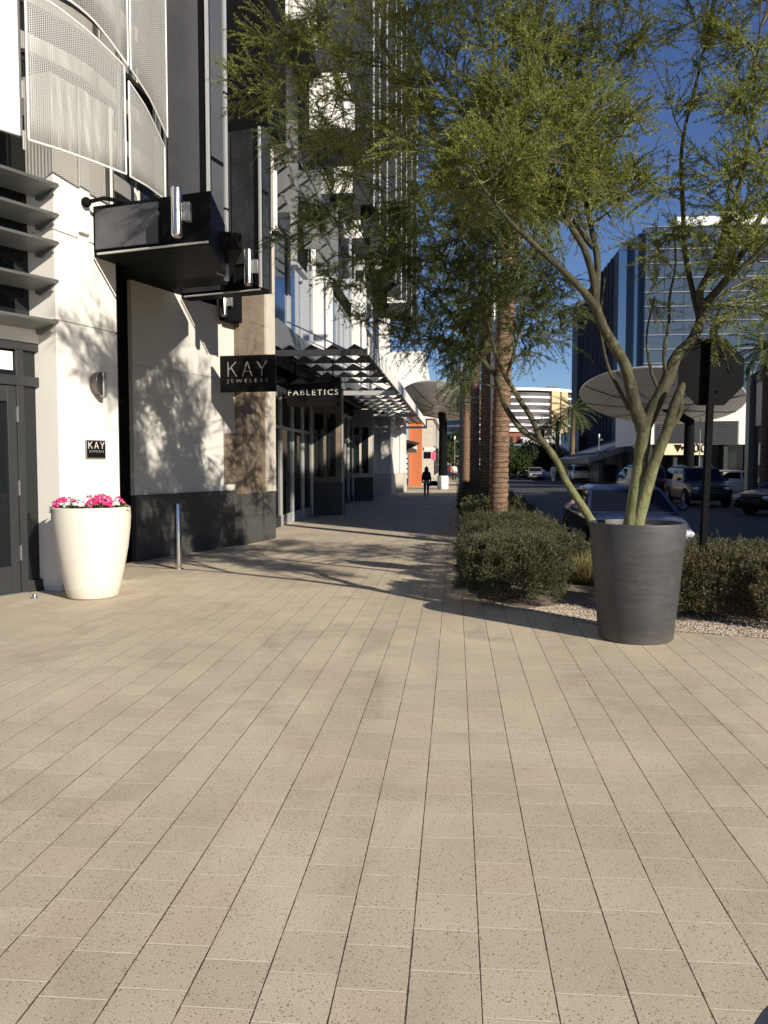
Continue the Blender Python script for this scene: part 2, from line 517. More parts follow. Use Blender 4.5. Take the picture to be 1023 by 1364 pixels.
class MB:
    def __init__(s):
        s.v, s.f = [], []

    def add(s, vs, fs):
        o = len(s.v)
        s.v += [tuple(p) for p in vs]
        s.f += [tuple(i + o for i in f) for f in fs]
        return s

    def hexa(s, c):
        """8 corners: bottom loop 4 then top loop 4"""
        return s.add(c, [(3, 2, 1, 0), (4, 5, 6, 7), (0, 1, 5, 4), (1, 2, 6, 5), (2, 3, 7, 6), (3, 0, 4, 7)])

    def box(s, x0, x1, y0, y1, z0, z1):
        return s.hexa([(x0, y0, z0), (x1, y0, z0), (x1, y1, z0), (x0, y1, z0), (x0, y0, z1), (x1, y0, z1), (x1, y1, z1), (x0, y1, z1)])

    def fbox(s, F, s0, s1, n0, n1, z0, z1):
        a, b, c, d = F.p(s0, n1), F.p(s1, n1), F.p(s1, n0), F.p(s0, n0)
        q = [a, b, c, d]
        return s.hexa([(p.x, p.y, z0) for p in q] + [(p.x, p.y, z1) for p in q])

    def prism(s, poly, z0, z1):
        n = len(poly)
        vs = [(p[0], p[1], z0) for p in poly] + [(p[0], p[1], z1) for p in poly]
        fs = [tuple(range(n - 1, -1, -1)), tuple(range(n, 2 * n))]
        fs += [(i, (i + 1) % n, n + (i + 1) % n, n + i) for i in range(n)]
        return s.add(vs, fs)

    def extr(s, pts, d):
        """planar 3-D polygon extruded by vector d"""
        n = len(pts)
        pts = [Vector(p) for p in pts]
        d = Vector(d)
        vs = pts + [p + d for p in pts]
        fs = [tuple(range(n - 1, -1, -1)), tuple(range(n, 2 * n))]
        fs += [(i, (i + 1) % n, n + (i + 1) % n, n + i) for i in range(n)]
        return s.add(vs, fs)

    def tube(s, pts, rad, n=8, cap=True):
        pts = [Vector(p) for p in pts]
        if not isinstance(rad, (list, tuple)):
            rad = [rad] * len(pts)
        t0 = (pts[1] - pts[0]).normalized()
        a = t0.cross(Vector((0, 0, 1)) if abs(t0.z) < .9 else Vector((1, 0, 0))).normalized()
        vs = []
        for i, p in enumerate(pts):
            t = (pts[min(i + 1, len(pts) - 1)] - pts[max(i - 1, 0)]).normalized()
            a = (a - t * a.dot(t)).normalized()
            b = t.cross(a)
            for k in range(n):
                th = 2 * math.pi * k / n
                vs.append(p + (a * math.cos(th) + b * math.sin(th)) * rad[i])
        fs = []
        for i in range(len(pts) - 1):
            for k in range(n):
                k2 = (k + 1) % n
                fs.append((i * n + k, i * n + k2, (i + 1) * n + k2, (i + 1) * n + k))
        if cap:
            fs.append(tuple(range(n - 1, -1, -1)))
            m = (len(pts) - 1) * n
            fs.append(tuple(range(m, m + n)))
        return s.add(vs, fs)

    def lathe(s, prof, c=(0, 0, 0), n=40):
        vs, fs = [], []
        for r, z in prof:
            for k in range(n):
                th = 2 * math.pi * k / n
                vs.append((c[0] + r * math.cos(th), c[1] + r * math.sin(th), c[2] + z))
        for i in range(len(prof) - 1):
            for k in range(n):
                k2 = (k + 1) % n
                fs.append((i * n + k, i * n + k2, (i + 1) * n + k2, (i + 1) * n + k))
        fs.append(tuple(range(n - 1, -1, -1)))
        m = (len(prof) - 1) * n
        fs.append(tuple(range(m, m + n)))
        return s.add(vs, fs)

    def ball(s, c, r, n=12, m=8):
        prof = [(max(1e-4, math.sin(math.pi * i / m)), -math.cos(math.pi * i / m)) for i in range(m + 1)]
        vs, fs = [], []
        r = (r, r, r) if not isinstance(r, (tuple, list)) else r
        for q, z in prof:
            for k in range(n):
                th = 2 * math.pi * k / n
                vs.append((c[0] + r[0] * q * math.cos(th), c[1] + r[1] * q * math.sin(th), c[2] + r[2] * z))
        for i in range(m):
            for k in range(n):
                k2 = (k + 1) % n
                fs.append((i * n + k, i * n + k2, (i + 1) * n + k2, (i + 1) * n + k))
        return s.add(vs, fs)

    def grid(s, fn, nu, nv):
        vs = [fn(i / nu, j / nv) for j in range(nv + 1) for i in range(nu + 1)]
        fs = [(j * (nu + 1) + i, j * (nu + 1) + i + 1, (j + 1) * (nu + 1) + i + 1, (j + 1) * (nu + 1) + i) for j in range(nv) for i in range(nu)]
        return s.add(vs, fs)

    def xform(s, mtx):
        s.v = [tuple(mtx @ Vector(p)) for p in s.v]
        return s

    def build(s, name, m, parent=None, smooth=True, bevel=0.0, ang=35):
        off = ORG.get(parent.name, Vector((0, 0, 0))) if parent else Vector((0, 0, 0))
        me = bpy.data.meshes.new(name)
        me.from_pydata([(p[0] - off.x, p[1] - off.y, p[2] - off.z) for p in s.v], [], s.f)
        return finish(name, me, m, parent, smooth, bevel, ang, off)


def finish(name, me, m, parent, smooth=True, bevel=0.0, ang=35, off=None):
    me.update()
    if smooth:
        me.polygons.foreach_set("use_smooth", [True] * len(me.polygons))
        me.set_sharp_from_angle(angle=R(ang))
    for q in (m if isinstance(m, (list, tuple)) else [m]):
        me.materials.append(q)
    o = bpy.data.objects.new(name, me)
    COL.objects.link(o)
    if parent:
        o.parent = parent
        if off is not None:
            ORG[o.name] = off
    if bevel:
        b = o.modifiers.new("bevel", 'BEVEL')
        b.width = bevel
        b.segments = 2
        b.limit_method = 'ANGLE'
        b.angle_limit = R(40)
    return o


def thing(name, label, cat, loc=(0, 0, 0), group=None):
    o = bpy.data.objects.new(name, None)
    o.empty_display_size = .2
    COL.objects.link(o)
    o.location = loc
    ORG[o.name] = Vector(loc)
    return tag(o, label, cat, group)


def tag(o, label=None, cat=None, group=None, kind=None):
    if label:
        o['label'] = label
    if cat:
        o['category'] = cat
    if group:
        o['group'] = group
    if kind:
        o['kind'] = kind
    return o


def dup(root, loc, rotz=0.0, label=None, group=None, scale=1.0):
    def cp(o, parent):
        c = o.copy()
        COL.objects.link(c)
        if parent:
            c.parent = parent
        for ch in list(o.children):
            cp(ch, c)
        return c
    r = cp(root, None)
    r.location = loc
    r.rotation_euler = (0, 0, rotz)
    r.scale = (scale,) * 3
    if label:
        r['label'] = label
    if group:
        r['group'] = group
    return r


class Fr:
    """vertical plane: p(s, n) = p0 + s*dir + n*outward"""

    def __init__(s, p0, p1=None, d=None):
        s.p0 = Vector((p0[0], p0[1], 0))
        if d is None:
            q = Vector((p1[0], p1[1], 0)) - s.p0
            s.len = q.length
            s.d = q.normalized()
        else:
            s.d = Vector((d[0], d[1], 0)).normalized()
            s.len = 0
        s.n = Vector((s.d.y, -s.d.x, 0))

    def p(s, a, n=0.0, z=0.0):
        q = s.p0 + s.d * a + s.n * n
        return Vector((q.x, q.y, z))

    def hit(s, u, v, off=0.0):
        d = ray(u, v)
        o = s.p0 + s.n * off
        t = (o - CAM).dot(s.n) / d.dot(s.n)
        q = CAM + d * t
        return (q - o).dot(s.d), q.z

    def S(s, u, v=617, off=0.0):
        return s.hit(u, v, off)[0]

    def Z(s, u, v, off=0.0):
        return s.hit(u, v, off)[1]

    def mtx(s, a, n, z):
        """local x = dir (left to right seen from outside is +dir reversed?), local y = up, local z = outward"""
        m = Matrix.Identity(4)
        ax = s.d
        up = Vector((0, 0, 1))
        m.col[0][:3] = ax
        m.col[1][:3] = up
        m.col[2][:3] = s.n
        q = s.p(a, n, z)
        m.col[3][:3] = q
        return m


def text_mb(body, size, ext, spacing=1.0):
    c = bpy.data.curves.new("t", 'FONT')
    c.body = body
    c.size = size
    c.extrude = ext
    c.space_character = spacing
    c.align_x = 'CENTER'
    c.align_y = 'CENTER'
    c.resolution_u = 3
    o = bpy.data.objects.new("t", c)
    COL.objects.link(o)
    dg = bpy.context.evaluated_depsgraph_get()
    me = bpy.data.meshes.new_from_object(o.evaluated_get(dg))
    b = MB()
    b.add([tuple(p.co) for p in me.vertices], [tuple(f.vertices) for f in me.polygons])
    bpy.data.objects.remove(o)
    bpy.data.curves.remove(c)
    bpy.data.meshes.remove(me)
    return b


# -------- numpy foliage
def np_leaves(P, D, L, Wd, rng=RNG):
    n = len(P)
    rnd = rng.normal(size=(n, 3))
    S = np.cross(D, rnd)
    S /= np.linalg.norm(S, axis=1, keepdims=True) + 1e-9
    L = np.broadcast_to(np.asarray(L), (n,))[:, None]
    Wd = np.broadcast_to(np.asarray(Wd), (n,))[:, None]
    v = np.empty((n, 4, 3))
    v[:, 0] = P
    v[:, 1] = P + D * L * .45 + S * Wd * .5
    v[:, 2] = P + D * L
    v[:, 3] = P + D * L * .45 - S * Wd * .5
    f = np.arange(n * 4).reshape(n, 4)
    return v.reshape(-1, 3), f


def np_twigs(Q, r0, r1):
    """Q (n,m,3) polylines -> 3-sided tubes"""
    n, m, _ = Q.shape
    T = Q[:, -1] - Q[:, 0]
    T /= np.linalg.norm(T, axis=1, keepdims=True) + 1e-9
    A = np.cross(T, np.array([.31, .77, .55]))
    A /= np.linalg.norm(A, axis=1, keepdims=True) + 1e-9
    B = np.cross(T, A)
    rr = np.linspace(r0, r1, m)
    v = np.empty((n, m, 3, 3))
    for k in range(3):
        th = 2 * math.pi * k / 3
        o = A * math.cos(th) + B * math.sin(th)
        v[:, :, k] = Q + o[:, None, :] * rr[None, :, None]
    idx = np.arange(n * m * 3).reshape(n, m, 3)
    fs = []
    for k in range(3):
        k2 = (k + 1) % 3
        fs.append(np.stack([idx[:, :-1, k], idx[:, :-1, k2], idx[:, 1:, k2], idx[:, 1:, k]], -1).reshape(-1, 4))
    return v.reshape(-1, 3), np.concatenate(fs)


def np_build(name, pieces, mats, parent):
    """pieces: (verts, quads, material index)"""
    off = ORG.get(parent.name, Vector((0, 0, 0))) if parent else Vector((0, 0, 0))
    vs, fs, mi, o = [], [], [], 0
    for v, f, k in pieces:
        vs.append(v)
        fs.append(f + o)
        mi.append(np.full(len(f), k))
        o += len(v)
    v = np.concatenate(vs) - np.array(off)
    f = np.concatenate(fs)
    mi = np.concatenate(mi)
    me = bpy.data.meshes.new(name)
    me.vertices.add(len(v))
    me.vertices.foreach_set("co", v.astype(np.float32).ravel())
    me.loops.add(f.size)
    me.loops.foreach_set("vertex_index", f.astype(np.int32).ravel())
    me.polygons.add(len(f))
    me.polygons.foreach_set("loop_start", np.arange(0, f.size, 4, dtype=np.int32))
    me.polygons.foreach_set("material_index", mi.astype(np.int32))
    me.update(calc_edges=True)
    me.validate()
    for q in mats:
        me.materials.append(q)
    ob = bpy.data.objects.new(name, me)
    COL.objects.link(ob)
    if parent:
        ob.parent = parent
        ORG[ob.name] = off
    return ob


def unit(a):
    return a / (np.linalg.norm(a, axis=-1, keepdims=True) + 1e-9)

# ================================================================== THE GROUND
b = MB()
b.add([(-600, -200, -.13), (600, -200, -.13), (600, 900, -.13), (-600, 900, -.13)], [(0, 1, 2, 3)])
tag(b.build('road', M['asphalt'], smooth=False), kind='structure')

# kerb line of the left pavement: along the street, then round the corner to the right
def arc(c, r, a0, a1, n):
    return [(c[0] + r * math.cos(R(a0 + (a1 - a0) * i / n)), c[1] + r * math.sin(R(a0 + (a1 - a0) * i / n))) for i in range(n + 1)]


KX = 1.95
kerb_line = [(KX, 160), (KX, 90), (KX, 50), (KX, 30), (KX, 19), (KX + .1, 16.6)] + [(2.5, 14.8), (3.3, 13.2), (4.4, 11.9), (5.8, 10.8), (7.6, 9.9), (10, 9.3), (16, 8.9), (30, 8.6)]
front = [(30, -30), (-40, -30), (-40, 160)]
b = MB()
b.prism([(p[0], p[1]) for p in reversed(kerb_line + front)], -.4, 0)
tag(b.build('pavement', M['pavers'], smooth=False), kind='structure')


def offset_line(L, d):
    out = []
    for i, p in enumerate(L):
        a, c = Vector(L[max(i - 1, 0)]), Vector(L[min(i + 1, len(L) - 1)])
        t = (c - a).normalized()
        out.append((p[0] + t.y * -d, p[1] + t.x * d))
    return out


def strip(mb, A, B, z):
    for i in range(len(A) - 1):
        mb.add([(*A[i], z), (*A[i + 1], z), (*B[i + 1], z), (*B[i], z)], [(0, 1, 2, 3)])


k_out = offset_line(kerb_line, .03)
k_in = offset_line(kerb_line, -.15)
b = MB()
for i in range(len(kerb_line) - 1):
    q = [k_in[i], k_out[i], k_out[i + 1], k_in[i + 1]]
    b.hexa([(*p, -.135) for p in q] + [(*p, .006) for p in q])
tag(b.build('kerb', M['kerb'], smooth=False), kind='structure')

# planting bed between paving and kerb
bed_front = [tuple(G(u, v).xy) for u, v in ((609, 700), (609, 752), (612, 781), (640, 795), (700, 812), (790, 832), (905, 842), (1023, 851), (1100, 858))]
bed_in = [p for p in k_in if p[1] < 200 and p[0] < 12]
bed = bed_front + [(7.0, 7.8)] + [p for p in reversed(k_in) if p[0] < 9.0 and p[1] < 31]
b = MB()
b.prism(bed, -.05, .004)
tag(b.build('planting_bed_soil', M['soil'], smooth=False), kind='structure')
# the strip goes on along the street
b = MB()
b.prism([(.06, 31), (1.78, 31), (1.78, 120), (.06, 120)], -.05, .004)
tag(b.build('planting_strip_soil', M['soil'], smooth=False), kind='structure')

# gravel lying on the bed
n = 9000
bl = [Vector(p) for p in bed_front]
P = []
segs = [(bl[i], bl[i + 1]) for i in range(4, len(bl) - 1)]
lens = [(q - p).length for p, q in segs]
for _ in range(n):
    p, q = random.choices(segs, lens)[0]
    t = random.random()
    e = abs(random.gauss(0, .42))
    d = (q - p).normalized()
    nn = Vector((-d.y, d.x))
    if nn.y < 0 and nn.x < 0:
        nn = -nn
    c = p.lerp(q, t) + nn * e
    P.append((c.x, c.y, .006))
P = np.array(P)
s = RNG.uniform(.007, .02, n)[:, None]
oct_ = np.array([(1, 0, 0), (0, 1, 0), (-1, 0, 0), (0, -1, 0), (0, 0, .7), (0, 0, -.5)], float)
rot = RNG.uniform(0, 6.28, n)
c_, s_ = np.cos(rot), np.sin(rot)
V = np.empty((n, 6, 3))
for i, o in enumerate(oct_):
    o2 = o[None, :] * RNG.uniform(.6, 1.2, (n, 3)) * s
    V[:, i, 0] = o2[:, 0] * c_ - o2[:, 1] * s_
    V[:, i, 1] = o2[:, 0] * s_ + o2[:, 1] * c_
    V[:, i, 2] = o2[:, 2]
V += P[:, None, :]
base = np.arange(n)[:, None] * 6
tri = np.array([(0, 1, 4), (1, 2, 4), (2, 3, 4), (3, 0, 4), (1, 0, 5), (2, 1, 5), (3, 2, 5), (0, 3, 5)])
me = bpy.data.meshes.new('gravel')
me.from_pydata(V.reshape(-1, 3).tolist(), [], (base[:, None, :] + tri[None]).reshape(-1, 3).tolist())
o = finish('gravel', me, M['gravel'], None, smooth=False)
tag(o, 'tan and white gravel strewn along the planting bed edge', 'gravel', kind='stuff')

# opposite pavement
b = MB()
b.box(14.6, 60, 16, 200, -.3, 0)
tag(b.build('far_pavement', M['kerb'], smooth=False), kind='structure')

# low dark round cover at the corner of the frame
c = G(1040, 1385)
t = thing('tree_grate', 'dark round iron tree grate set flush in the paving, cut by the photo corner', 'tree grate', (c.x + .50, c.y - .30, 0))
ctr = ORG[t.name]
b = MB()
for k in range(8):
    r0 = .16 + k * .055
    prof = [(r0, .003), (r0 + .036, .003), (r0 + .036, .016), (r0, .016), (r0, .003)]
    n_ = 64
    b.lathe(prof[:-1] + [prof[0]], ctr, n_)
b.build('grate_rings', M['nearblack'], t)
b = MB()
for k in range(12):
    a = k * math.pi / 6
    d = Vector((math.cos(a), math.sin(a), 0))
    e = Vector((-d.y, d.x, 0)) * .012
    q = [ctr + d * .15 - e, ctr + d * .56 - e, ctr + d * .56 + e, ctr + d * .15 + e]
    b.hexa([(p.x, p.y, .003) for p in q] + [(p.x, p.y, .0185) for p in q])
b.build('grate_ribs', M['nearblack'], t)
b = MB()
b.lathe([(.60, .001), (.60, .02), (.625, .02), (.625, .001)], ctr, 72)
b.build('rim', M['kerb'], t)
b = MB()
b.lathe([(.001, .001), (.598, .001), (.598, .0025), (.001, .0025)], ctr, 48)
b.build('pit', M['nearblack'], t)

# ================================================================== THE CORNER BUILDING (left)
BL = thing('corner_building', 'pale curved corner building with perforated metal screen, louvres and black glass fins', 'building', (-6, 11, 0))


def part(name, mb, m, parent=None, **kw):
    return mb.build(name, m, parent or BL, **kw)


col0, col1 = G(83, 788), G(162, 772)
F1 = Fr(col0, col1)                       # front of the column
L1 = F1.len
E0 = F1.p(0, -.32)
d27 = Vector((math.sin(R(27)), math.cos(R(27)), 0))
F0 = Fr(E0 - d27 * 4.0, d=d27)            # entrance plane, s=4 at the column
w0, w1 = G(181, 748), G(315, 726)
F3 = Fr(w0, w1)                           # white wall
L3 = F3.len
pr1 = G(366, 717)
F4 = Fr(F3.p(L3, .14), pr1)               # stone pier
L4 = F4.len

# --- column
zj1 = F1.Z(83, 428)
zj2 = F1.Z(83, 310)
b = MB()
b.fbox(F1, 0, L1, -.9, 0, .06, zj1 - .012)
b.fbox(F1, 0, L1, -.9, 0, zj1 + .012, zj2 - .012)
b.fbox(F1, .012, L1 - .012, -.88, -.02, zj1 - .012, zj1 + .012)
b.fbox(F1, .012, L1 - .012, -.88, -.02, zj2 - .012, zj2 + .012)
b.fbox(F1, .01, L1 - .01, -.88, -.012, 0, .06)
part('column', b, M['cream'], bevel=.006)
# upper panels of the column under the screen
b = MB()
s_a, s_b = F1.S(112), F1.S(124)
b.fbox(F1, 0, s_a - .012, -.9, 0, zj2 + .012, 6.9)
b.fbox(F1, s_b + .012, L1, -.9, 0, zj2 + .012, 6.9)
b.fbox(F1, s_a - .012, s_b + .012, -.9, -.03, zj2 + .012, 6.9)
part('upper_column_cladding', b, M['cream'])
b = MB()
b.fbox(F1, s_a, s_b, -.03, .035, zj2 + .1, 6.9)
part('white_mullion', b, M['white'])

# --- entrance: door, transom, sidelight
sA, sB, sC, sD = F0.S(0), F0.S(28), F0.S(57), F0.S(63)
zt, zt2, zb2 = F0.Z(20, 513), F0.Z(20, 456), F0.Z(40, 438)
# left neighbour of door beyond the frame
fr = MB()
for s0, s1 in ((sC, 4.0), (sB - .035, sB + .075), (sB - 1.12, sB - 1.03), (.0, .12)):
    fr.fbox(F0, s0, s1, -.14, 0, .0, zt2)
fr.fbox(F0, .12, 4.0, -.12, .012, zt, zt + .13)
fr.fbox(F0, .12, 4.0, -.12, .012, zt2 - .09, zt2 + .02)
fr.fbox(F0, sB + .075, sC, -.12, -.004, .0, .16)
part('entrance_frame', fr, M['frame'], bevel=.006)
d = thing_door = MB()
for s0, s1, z0, z1 in ((sB - .17, sB - .04, .02, zt - .01), (sB - 1.03, sB - .92, .02, zt - .01), (sB - .92, sB - .17, .02, .38), (sB - .92, sB - .17, zt - .22, zt - .01)):
    d.fbox(F0, s0, s1, -.09, -.012, z0, z1)
door = part('door', d, M['frame'], bevel=.005)
b = MB()
b.fbox(F0, sB - .92, sB - .17, -.06, -.045, .38, zt - .22)
b.build('door_glass', M['glass'], door)
for z in (.45, 1.32, 2.3):
    b = MB()
    b.fbox(F0, sB - .055, sB - .03, -.01, .018, z, z + .2)
    b.build('hinge', M['louvre'], door)
b = MB()
b.tube([F0.p(sB - .85, .06, .75), F0.p(sB - .85, .06, 1.5)], .014, 10)
b.tube([F0.p(sB - .85, -.01, .85), F0.p(sB - .85, .06, .85)], .01, 8)
b.tube([F0.p(sB - .85, -.01, 1.4), F0.p(sB - .85, .06, 1.4)], .01, 8)
b.build('handle', M['silver'], door)
b = MB()
b.fbox(F0, sB + .075, sC, -.08, -.06, .16, zt)
part('sidelight_glass', b, M['glass'])
b = MB()
b.fbox(F0, .12, sB - .035, -.08, -.06, zt + .13, zt2 - .09)
b.fbox(F0, sB + .075, sC, -.08, -.06, zt + .13, zt2 - .09)
part('transom_glass', b, M['glass'])
b = MB()
b.fbox(F0, sB - 1.03, sB - .05, -.055, -.05, zt + .2, zt2 - .12)  # white sheet coloured to stand for the lit interior behind the transom
part('lit_transom_sheet', b, M['interior'])
b = MB()
b.fbox(F0, sB - 1.1, sB + .02, -.2, .05, 0, .02)
part('threshold', b, M['louvre'])
# white band + louvred windows above
b = MB()
b.fbox(F0, .0, 4.0, -.3, .03, zt2 + .02, zb2 + .07)
part('white_band', b, M['white'])
b = MB()
b.fbox(F0, .0, 4.0, -.3, -.13, zb2 + .07, 6.4)
part('upper_window_glass', b, M['glass'])
b = MB()
sE = F0.S(52, 300)
b.fbox(F0, sE, sE + .09, -.13, 0, zb2 + .07, 6.4)
b.fbox(F0, sE + .17, 4.0, -.13, -.02, zb2 + .07, 6.4)
part('window_mullion', b, M['alu'])
b = MB()
b.fbox(F0, sE + .09, sE + .17, -.13, -.05, zb2 + .07, 6.4)
part('window_post', b, M['frame'])
for v in (245, 285, 322, 373, 427):
    z = F0.Z(77, v, .5)
    sl = F0.S(77, v, .5)
    b = MB()
    # blade: thin sloping wing with a deeper body under it
    q = []
    for s_ in (.0, sl):
        q.append([F0.p(s_, .52, z), F0.p(s_, .50, z - .03), F0.p(s_, .12, z - .085), F0.p(s_, .0, z - .085), F0.p(s_, .0, z + .04)])
    b.extr(q[0], q[1][0] - q[0][0])
    bl = part('louvre_blade', b, M['louvre'])
    b = MB()
    q = [F0.p(sl, .50, z - .01), F0.p(sl, .30, z - .11), F0.p(sl, .12, z - .16), F0.p(sl, .02, z - .13), F0.p(sl, .02, z + .04)]
    b.extr(q, F0.d * .03)
    b.build('end_bracket', M['louvre'], bl)

# --- perforated screen, two tiers
def screen_pts():
    a = []
    for u, v in ((38, 186), (80, 199), (125, 215), (168, 232), (196, 248), (220, 266)):
        d_ = ray(u, v)
        a.append(CAM + d_ * ((5.78 - CAMZ) / d_.z))
    return a


SP = screen_pts()
SL = [0]
for i in range(1, len(SP)):
    SL.append(SL[-1] + (SP[i] - SP[i - 1]).length)


def scr(s_):
    s_ = max(-4, min(SL[-1], s_))
    if s_ < 0:
        return SP[0] + (SP[0] - SP[1]).normalized() * (-s_)
    for i in range(len(SP) - 1):
        if s_ <= SL[i + 1]:
            return SP[i].lerp(SP[i + 1], (s_ - SL[i]) / (SL[i + 1] - SL[i]))
    return SP[-1]


# solid upper wall behind the screen (curved) with window bands
upper = []
for k in range(15):
    s_ = -3.6 + (SL[-1] + 3.6) * k / 14
    p_, t_ = scr(s_), (scr(s_ + .05) - scr(s_ - .05)).normalized()
    upper.append(Vector((p_.x - t_.y * .8, p_.y + t_.x * .8, 0)))
upper += [F3.p(.3, .5), F3.p(L3, .2)]


def poly_wall(mb, pts, z0, z1, off=0.0, th=.2):
    for i in range(len(pts) - 1):
        f = Fr(pts[i], pts[i + 1])
        mb.fbox(f, -.005, f.len + .005, off - th, off, z0, z1)


b = MB()
for z0, z1 in ((5.95, 6.2), (6.62, 6.85), (7.27, 7.5), (7.92, 8.15), (8.57, 8.8), (9.2, 13)):
    poly_wall(b, upper, z0, z1)
part('upper_wall', b, M['cream'])
b = MB()
for z0 in (6.2, 6.85, 7.5, 8.15, 8.8):
    poly_wall(b, upper, z0, z0 + .42, -.08, .1)
part('upper_window_band', b, M['frame'])


def screen_panel(s0, s1, zlo, zhi, off=0.0, m='screen', name='screen_panel'):
    nu, nv = 14, 6
    me = bpy.data.meshes.new(name)
    vs, uv, fs = [], [], []
    for j in range(nv + 1):
        for i in range(nu + 1):
            s_ = s0 + (s1 - s0) * i / nu
            p = scr(s_)
            t = (scr(s_ + .05) - scr(s_ - .05)).normalized()
            nrm = Vector((t.y, -t.x, 0))
            z = zlo(s_) + (zhi(s_) - zlo(s_)) * j / nv
            q = p + nrm * off
            off0 = ORG[BL.name]
            vs.append((q.x - off0.x, q.y - off0.y, z - off0.z))
            uv.append((s_ + 10, z))
    for j in range(nv):
        for i in range(nu):
            k = j * (nu + 1) + i
            fs.append((k, k + 1, k + nu + 2, k + nu + 1))
    me.from_pydata(vs, [], fs)
    l = me.uv_layers.new(name='UVMap')
    for lp in me.loops:
        l.data[lp.index].uv = uv[lp.vertex_index]
    o = finish(name, me, M[m], BL, off=ORG[BL.name])
    sol = o.modifiers.new('thick', 'SOLIDIFY')
    sol.thickness = .006
    # edge trim
    e = MB()
    ring = []
    for i in range(nu + 1):
        ring.append((s0 + (s1 - s0) * i / nu, 0))

    def P3(s_, top):
        p = scr(s_)
        t = (scr(s_ + .05) - scr(s_ - .05)).normalized()
        return Vector((p.x + t.y * off, p.y - t.x * off, zhi(s_) if top else zlo(s_)))
    e.tube([P3(q[0], 0) for q in ring], .014, 6)
    e.tube([P3(q[0], 1) for q in ring], .014, 6)
    e.tube([P3(s0, 0), P3(s0, 1)], .014, 6)
    e.tube([P3(s1, 0), P3(s1, 1)], .014, 6)
    ORG[o.name] = ORG[BL.name]
    e.build('edge_trim', M['white'], o)
    return o


zs = 5.78
S1, S2 = SL[3], SL[3] + .10


def seam(s_):
    # lower tier's wavy top edge, falling to the right
    return 7.62 - .12 * s_ - .16 * s_ * s_ * .55


screen_panel(0.0, S1, lambda s_: zs, seam)
screen_panel(S2, SL[-1], lambda s_: zs, lambda s_: seam(s_) - .12)
screen_panel(-.1, S1 + .02, lambda s_: seam(s_) + .16 * math.sin(min(1, max(0, s_ / S1)) * math.pi) + .012, lambda s_: 10.4 - .1 * s_, .05)
screen_panel(S2 - .02, SL[-1], lambda s_: seam(s_) + .02, lambda s_: 10.2 - .1 * s_, .05)
b = MB()
q0, q1 = scr(-3.0), scr(-.13)
f_ = Fr(q0, q1)
b.fbox(f_, 0, f_.len, .0, .05, zs, 10.4)
part('white_screen_panel', b, M['white'])
b = MB()
for s_ in (-.06, S1 + .05, SL[-1] - .03):
    p = scr(s_)
    t = (scr(s_ + .05) - scr(s_ - .05)).normalized()
    nn = Vector((t.y, -t.x, 0))
    b.tube([p - nn * .12 + Vector((0, 0, .05)), p - nn * .12 + Vector((0, 0, 4.6))], .045, 8)
part('screen_post', b, M['louvre'])

# --- recess between column and white wall
rc0 = F1.p(L1, -.55)
F2 = Fr(rc0, F3.p(0, -.12))
b = MB()
b.fbox(F2, 0, F2.len, -.15, -.05, .12, 5.2)
part('recess_window_glass', b, M['glass'])
b = MB()
for a0, a1 in ((0, .08), (F2.len * .5 - .04, F2.len * .5 + .04), (F2.len - .08, F2.len)):
    b.fbox(F2, a0, a1, -.05, .03, 0, 5.2)
b.fbox(F2, .08, F2.len - .08, -.05, .02, 0, .14)
b.fbox(F2, .08, F2.len * .5 - .04, -.05, .02, 2.75, 2.87)
b.fbox(F2, F2.len * .5 + .04, F2.len - .08, -.05, .02, 2.75, 2.87)
part('recess_window_frame', b, M['nearblack'])

# --- white wall with dark plinth
zp = F3.Z(250, 656)
zj3 = F3.Z(191, 488)
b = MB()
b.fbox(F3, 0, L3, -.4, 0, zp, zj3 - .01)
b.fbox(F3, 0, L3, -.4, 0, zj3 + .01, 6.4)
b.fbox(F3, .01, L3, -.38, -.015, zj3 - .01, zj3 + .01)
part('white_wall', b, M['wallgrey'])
b = MB()
b.fbox(F3, -.01, L3, -.4, .035, 0, zp)
part('wall_plinth', b, M['plinth'], bevel=.006)
b = MB()
a0, a1 = F3.S(298), F3.S(317)
b.fbox(F3, a0, min(a1, L3 - .03), -.1, .02, F3.Z(300, 645), F3.Z(300, 577))
part('access_panel', b, M['stone'], bevel=.008)
b = MB()
b.fbox(F3, 0, L3 + .4, -.5, -.02, 6.4, 13)
part('dark_upper_wall', b, M['greypanel'])
# dark wing plates seen under the fins
b = MB()
q = [F1.p(L1 + .35, -.1), F1.p(L1 + .5, 1.2), F1.p(L1 + .9, 1.6), F3.p(L3 * .30, 1.35), F3.p(L3 * .30, .01), F3.p(L3 * .8, .01), F3.p(L3 * .8, -.1), F3.p(0, -.3)]
b.prism([(p.x, p.y) for p in reversed(q)], 4.95, 5.2)
part('recess_soffit', b, M['nearblack'])

# --- stone pier
zpp = F4.Z(340, 657)
b = MB()
b.fbox(F4, 0, L4, -.6, 0, zpp, 9.6)
part('stone_pier', b, M['stone'], bevel=.008)
b = MB()
b.fbox(F4, -.01, L4 + .01, -.6, .03, 0, zpp)
part('pier_plinth', b, M['plinth'], bevel=.006)
b = MB()
b.fbox(F4, L4 * .72, L4, .0, .045, zpp + .02, 9.6)
part('pier_edge_strip', b, M['beige'])

# --- black glass fins projecting from the facade
A1 = Vector((-5.15, 11.5, 0))
n1 = F1.n
FB = Fr(A1, d=n1)      # faces the viewer: dir = outward normal of the column, outward = towards -Y


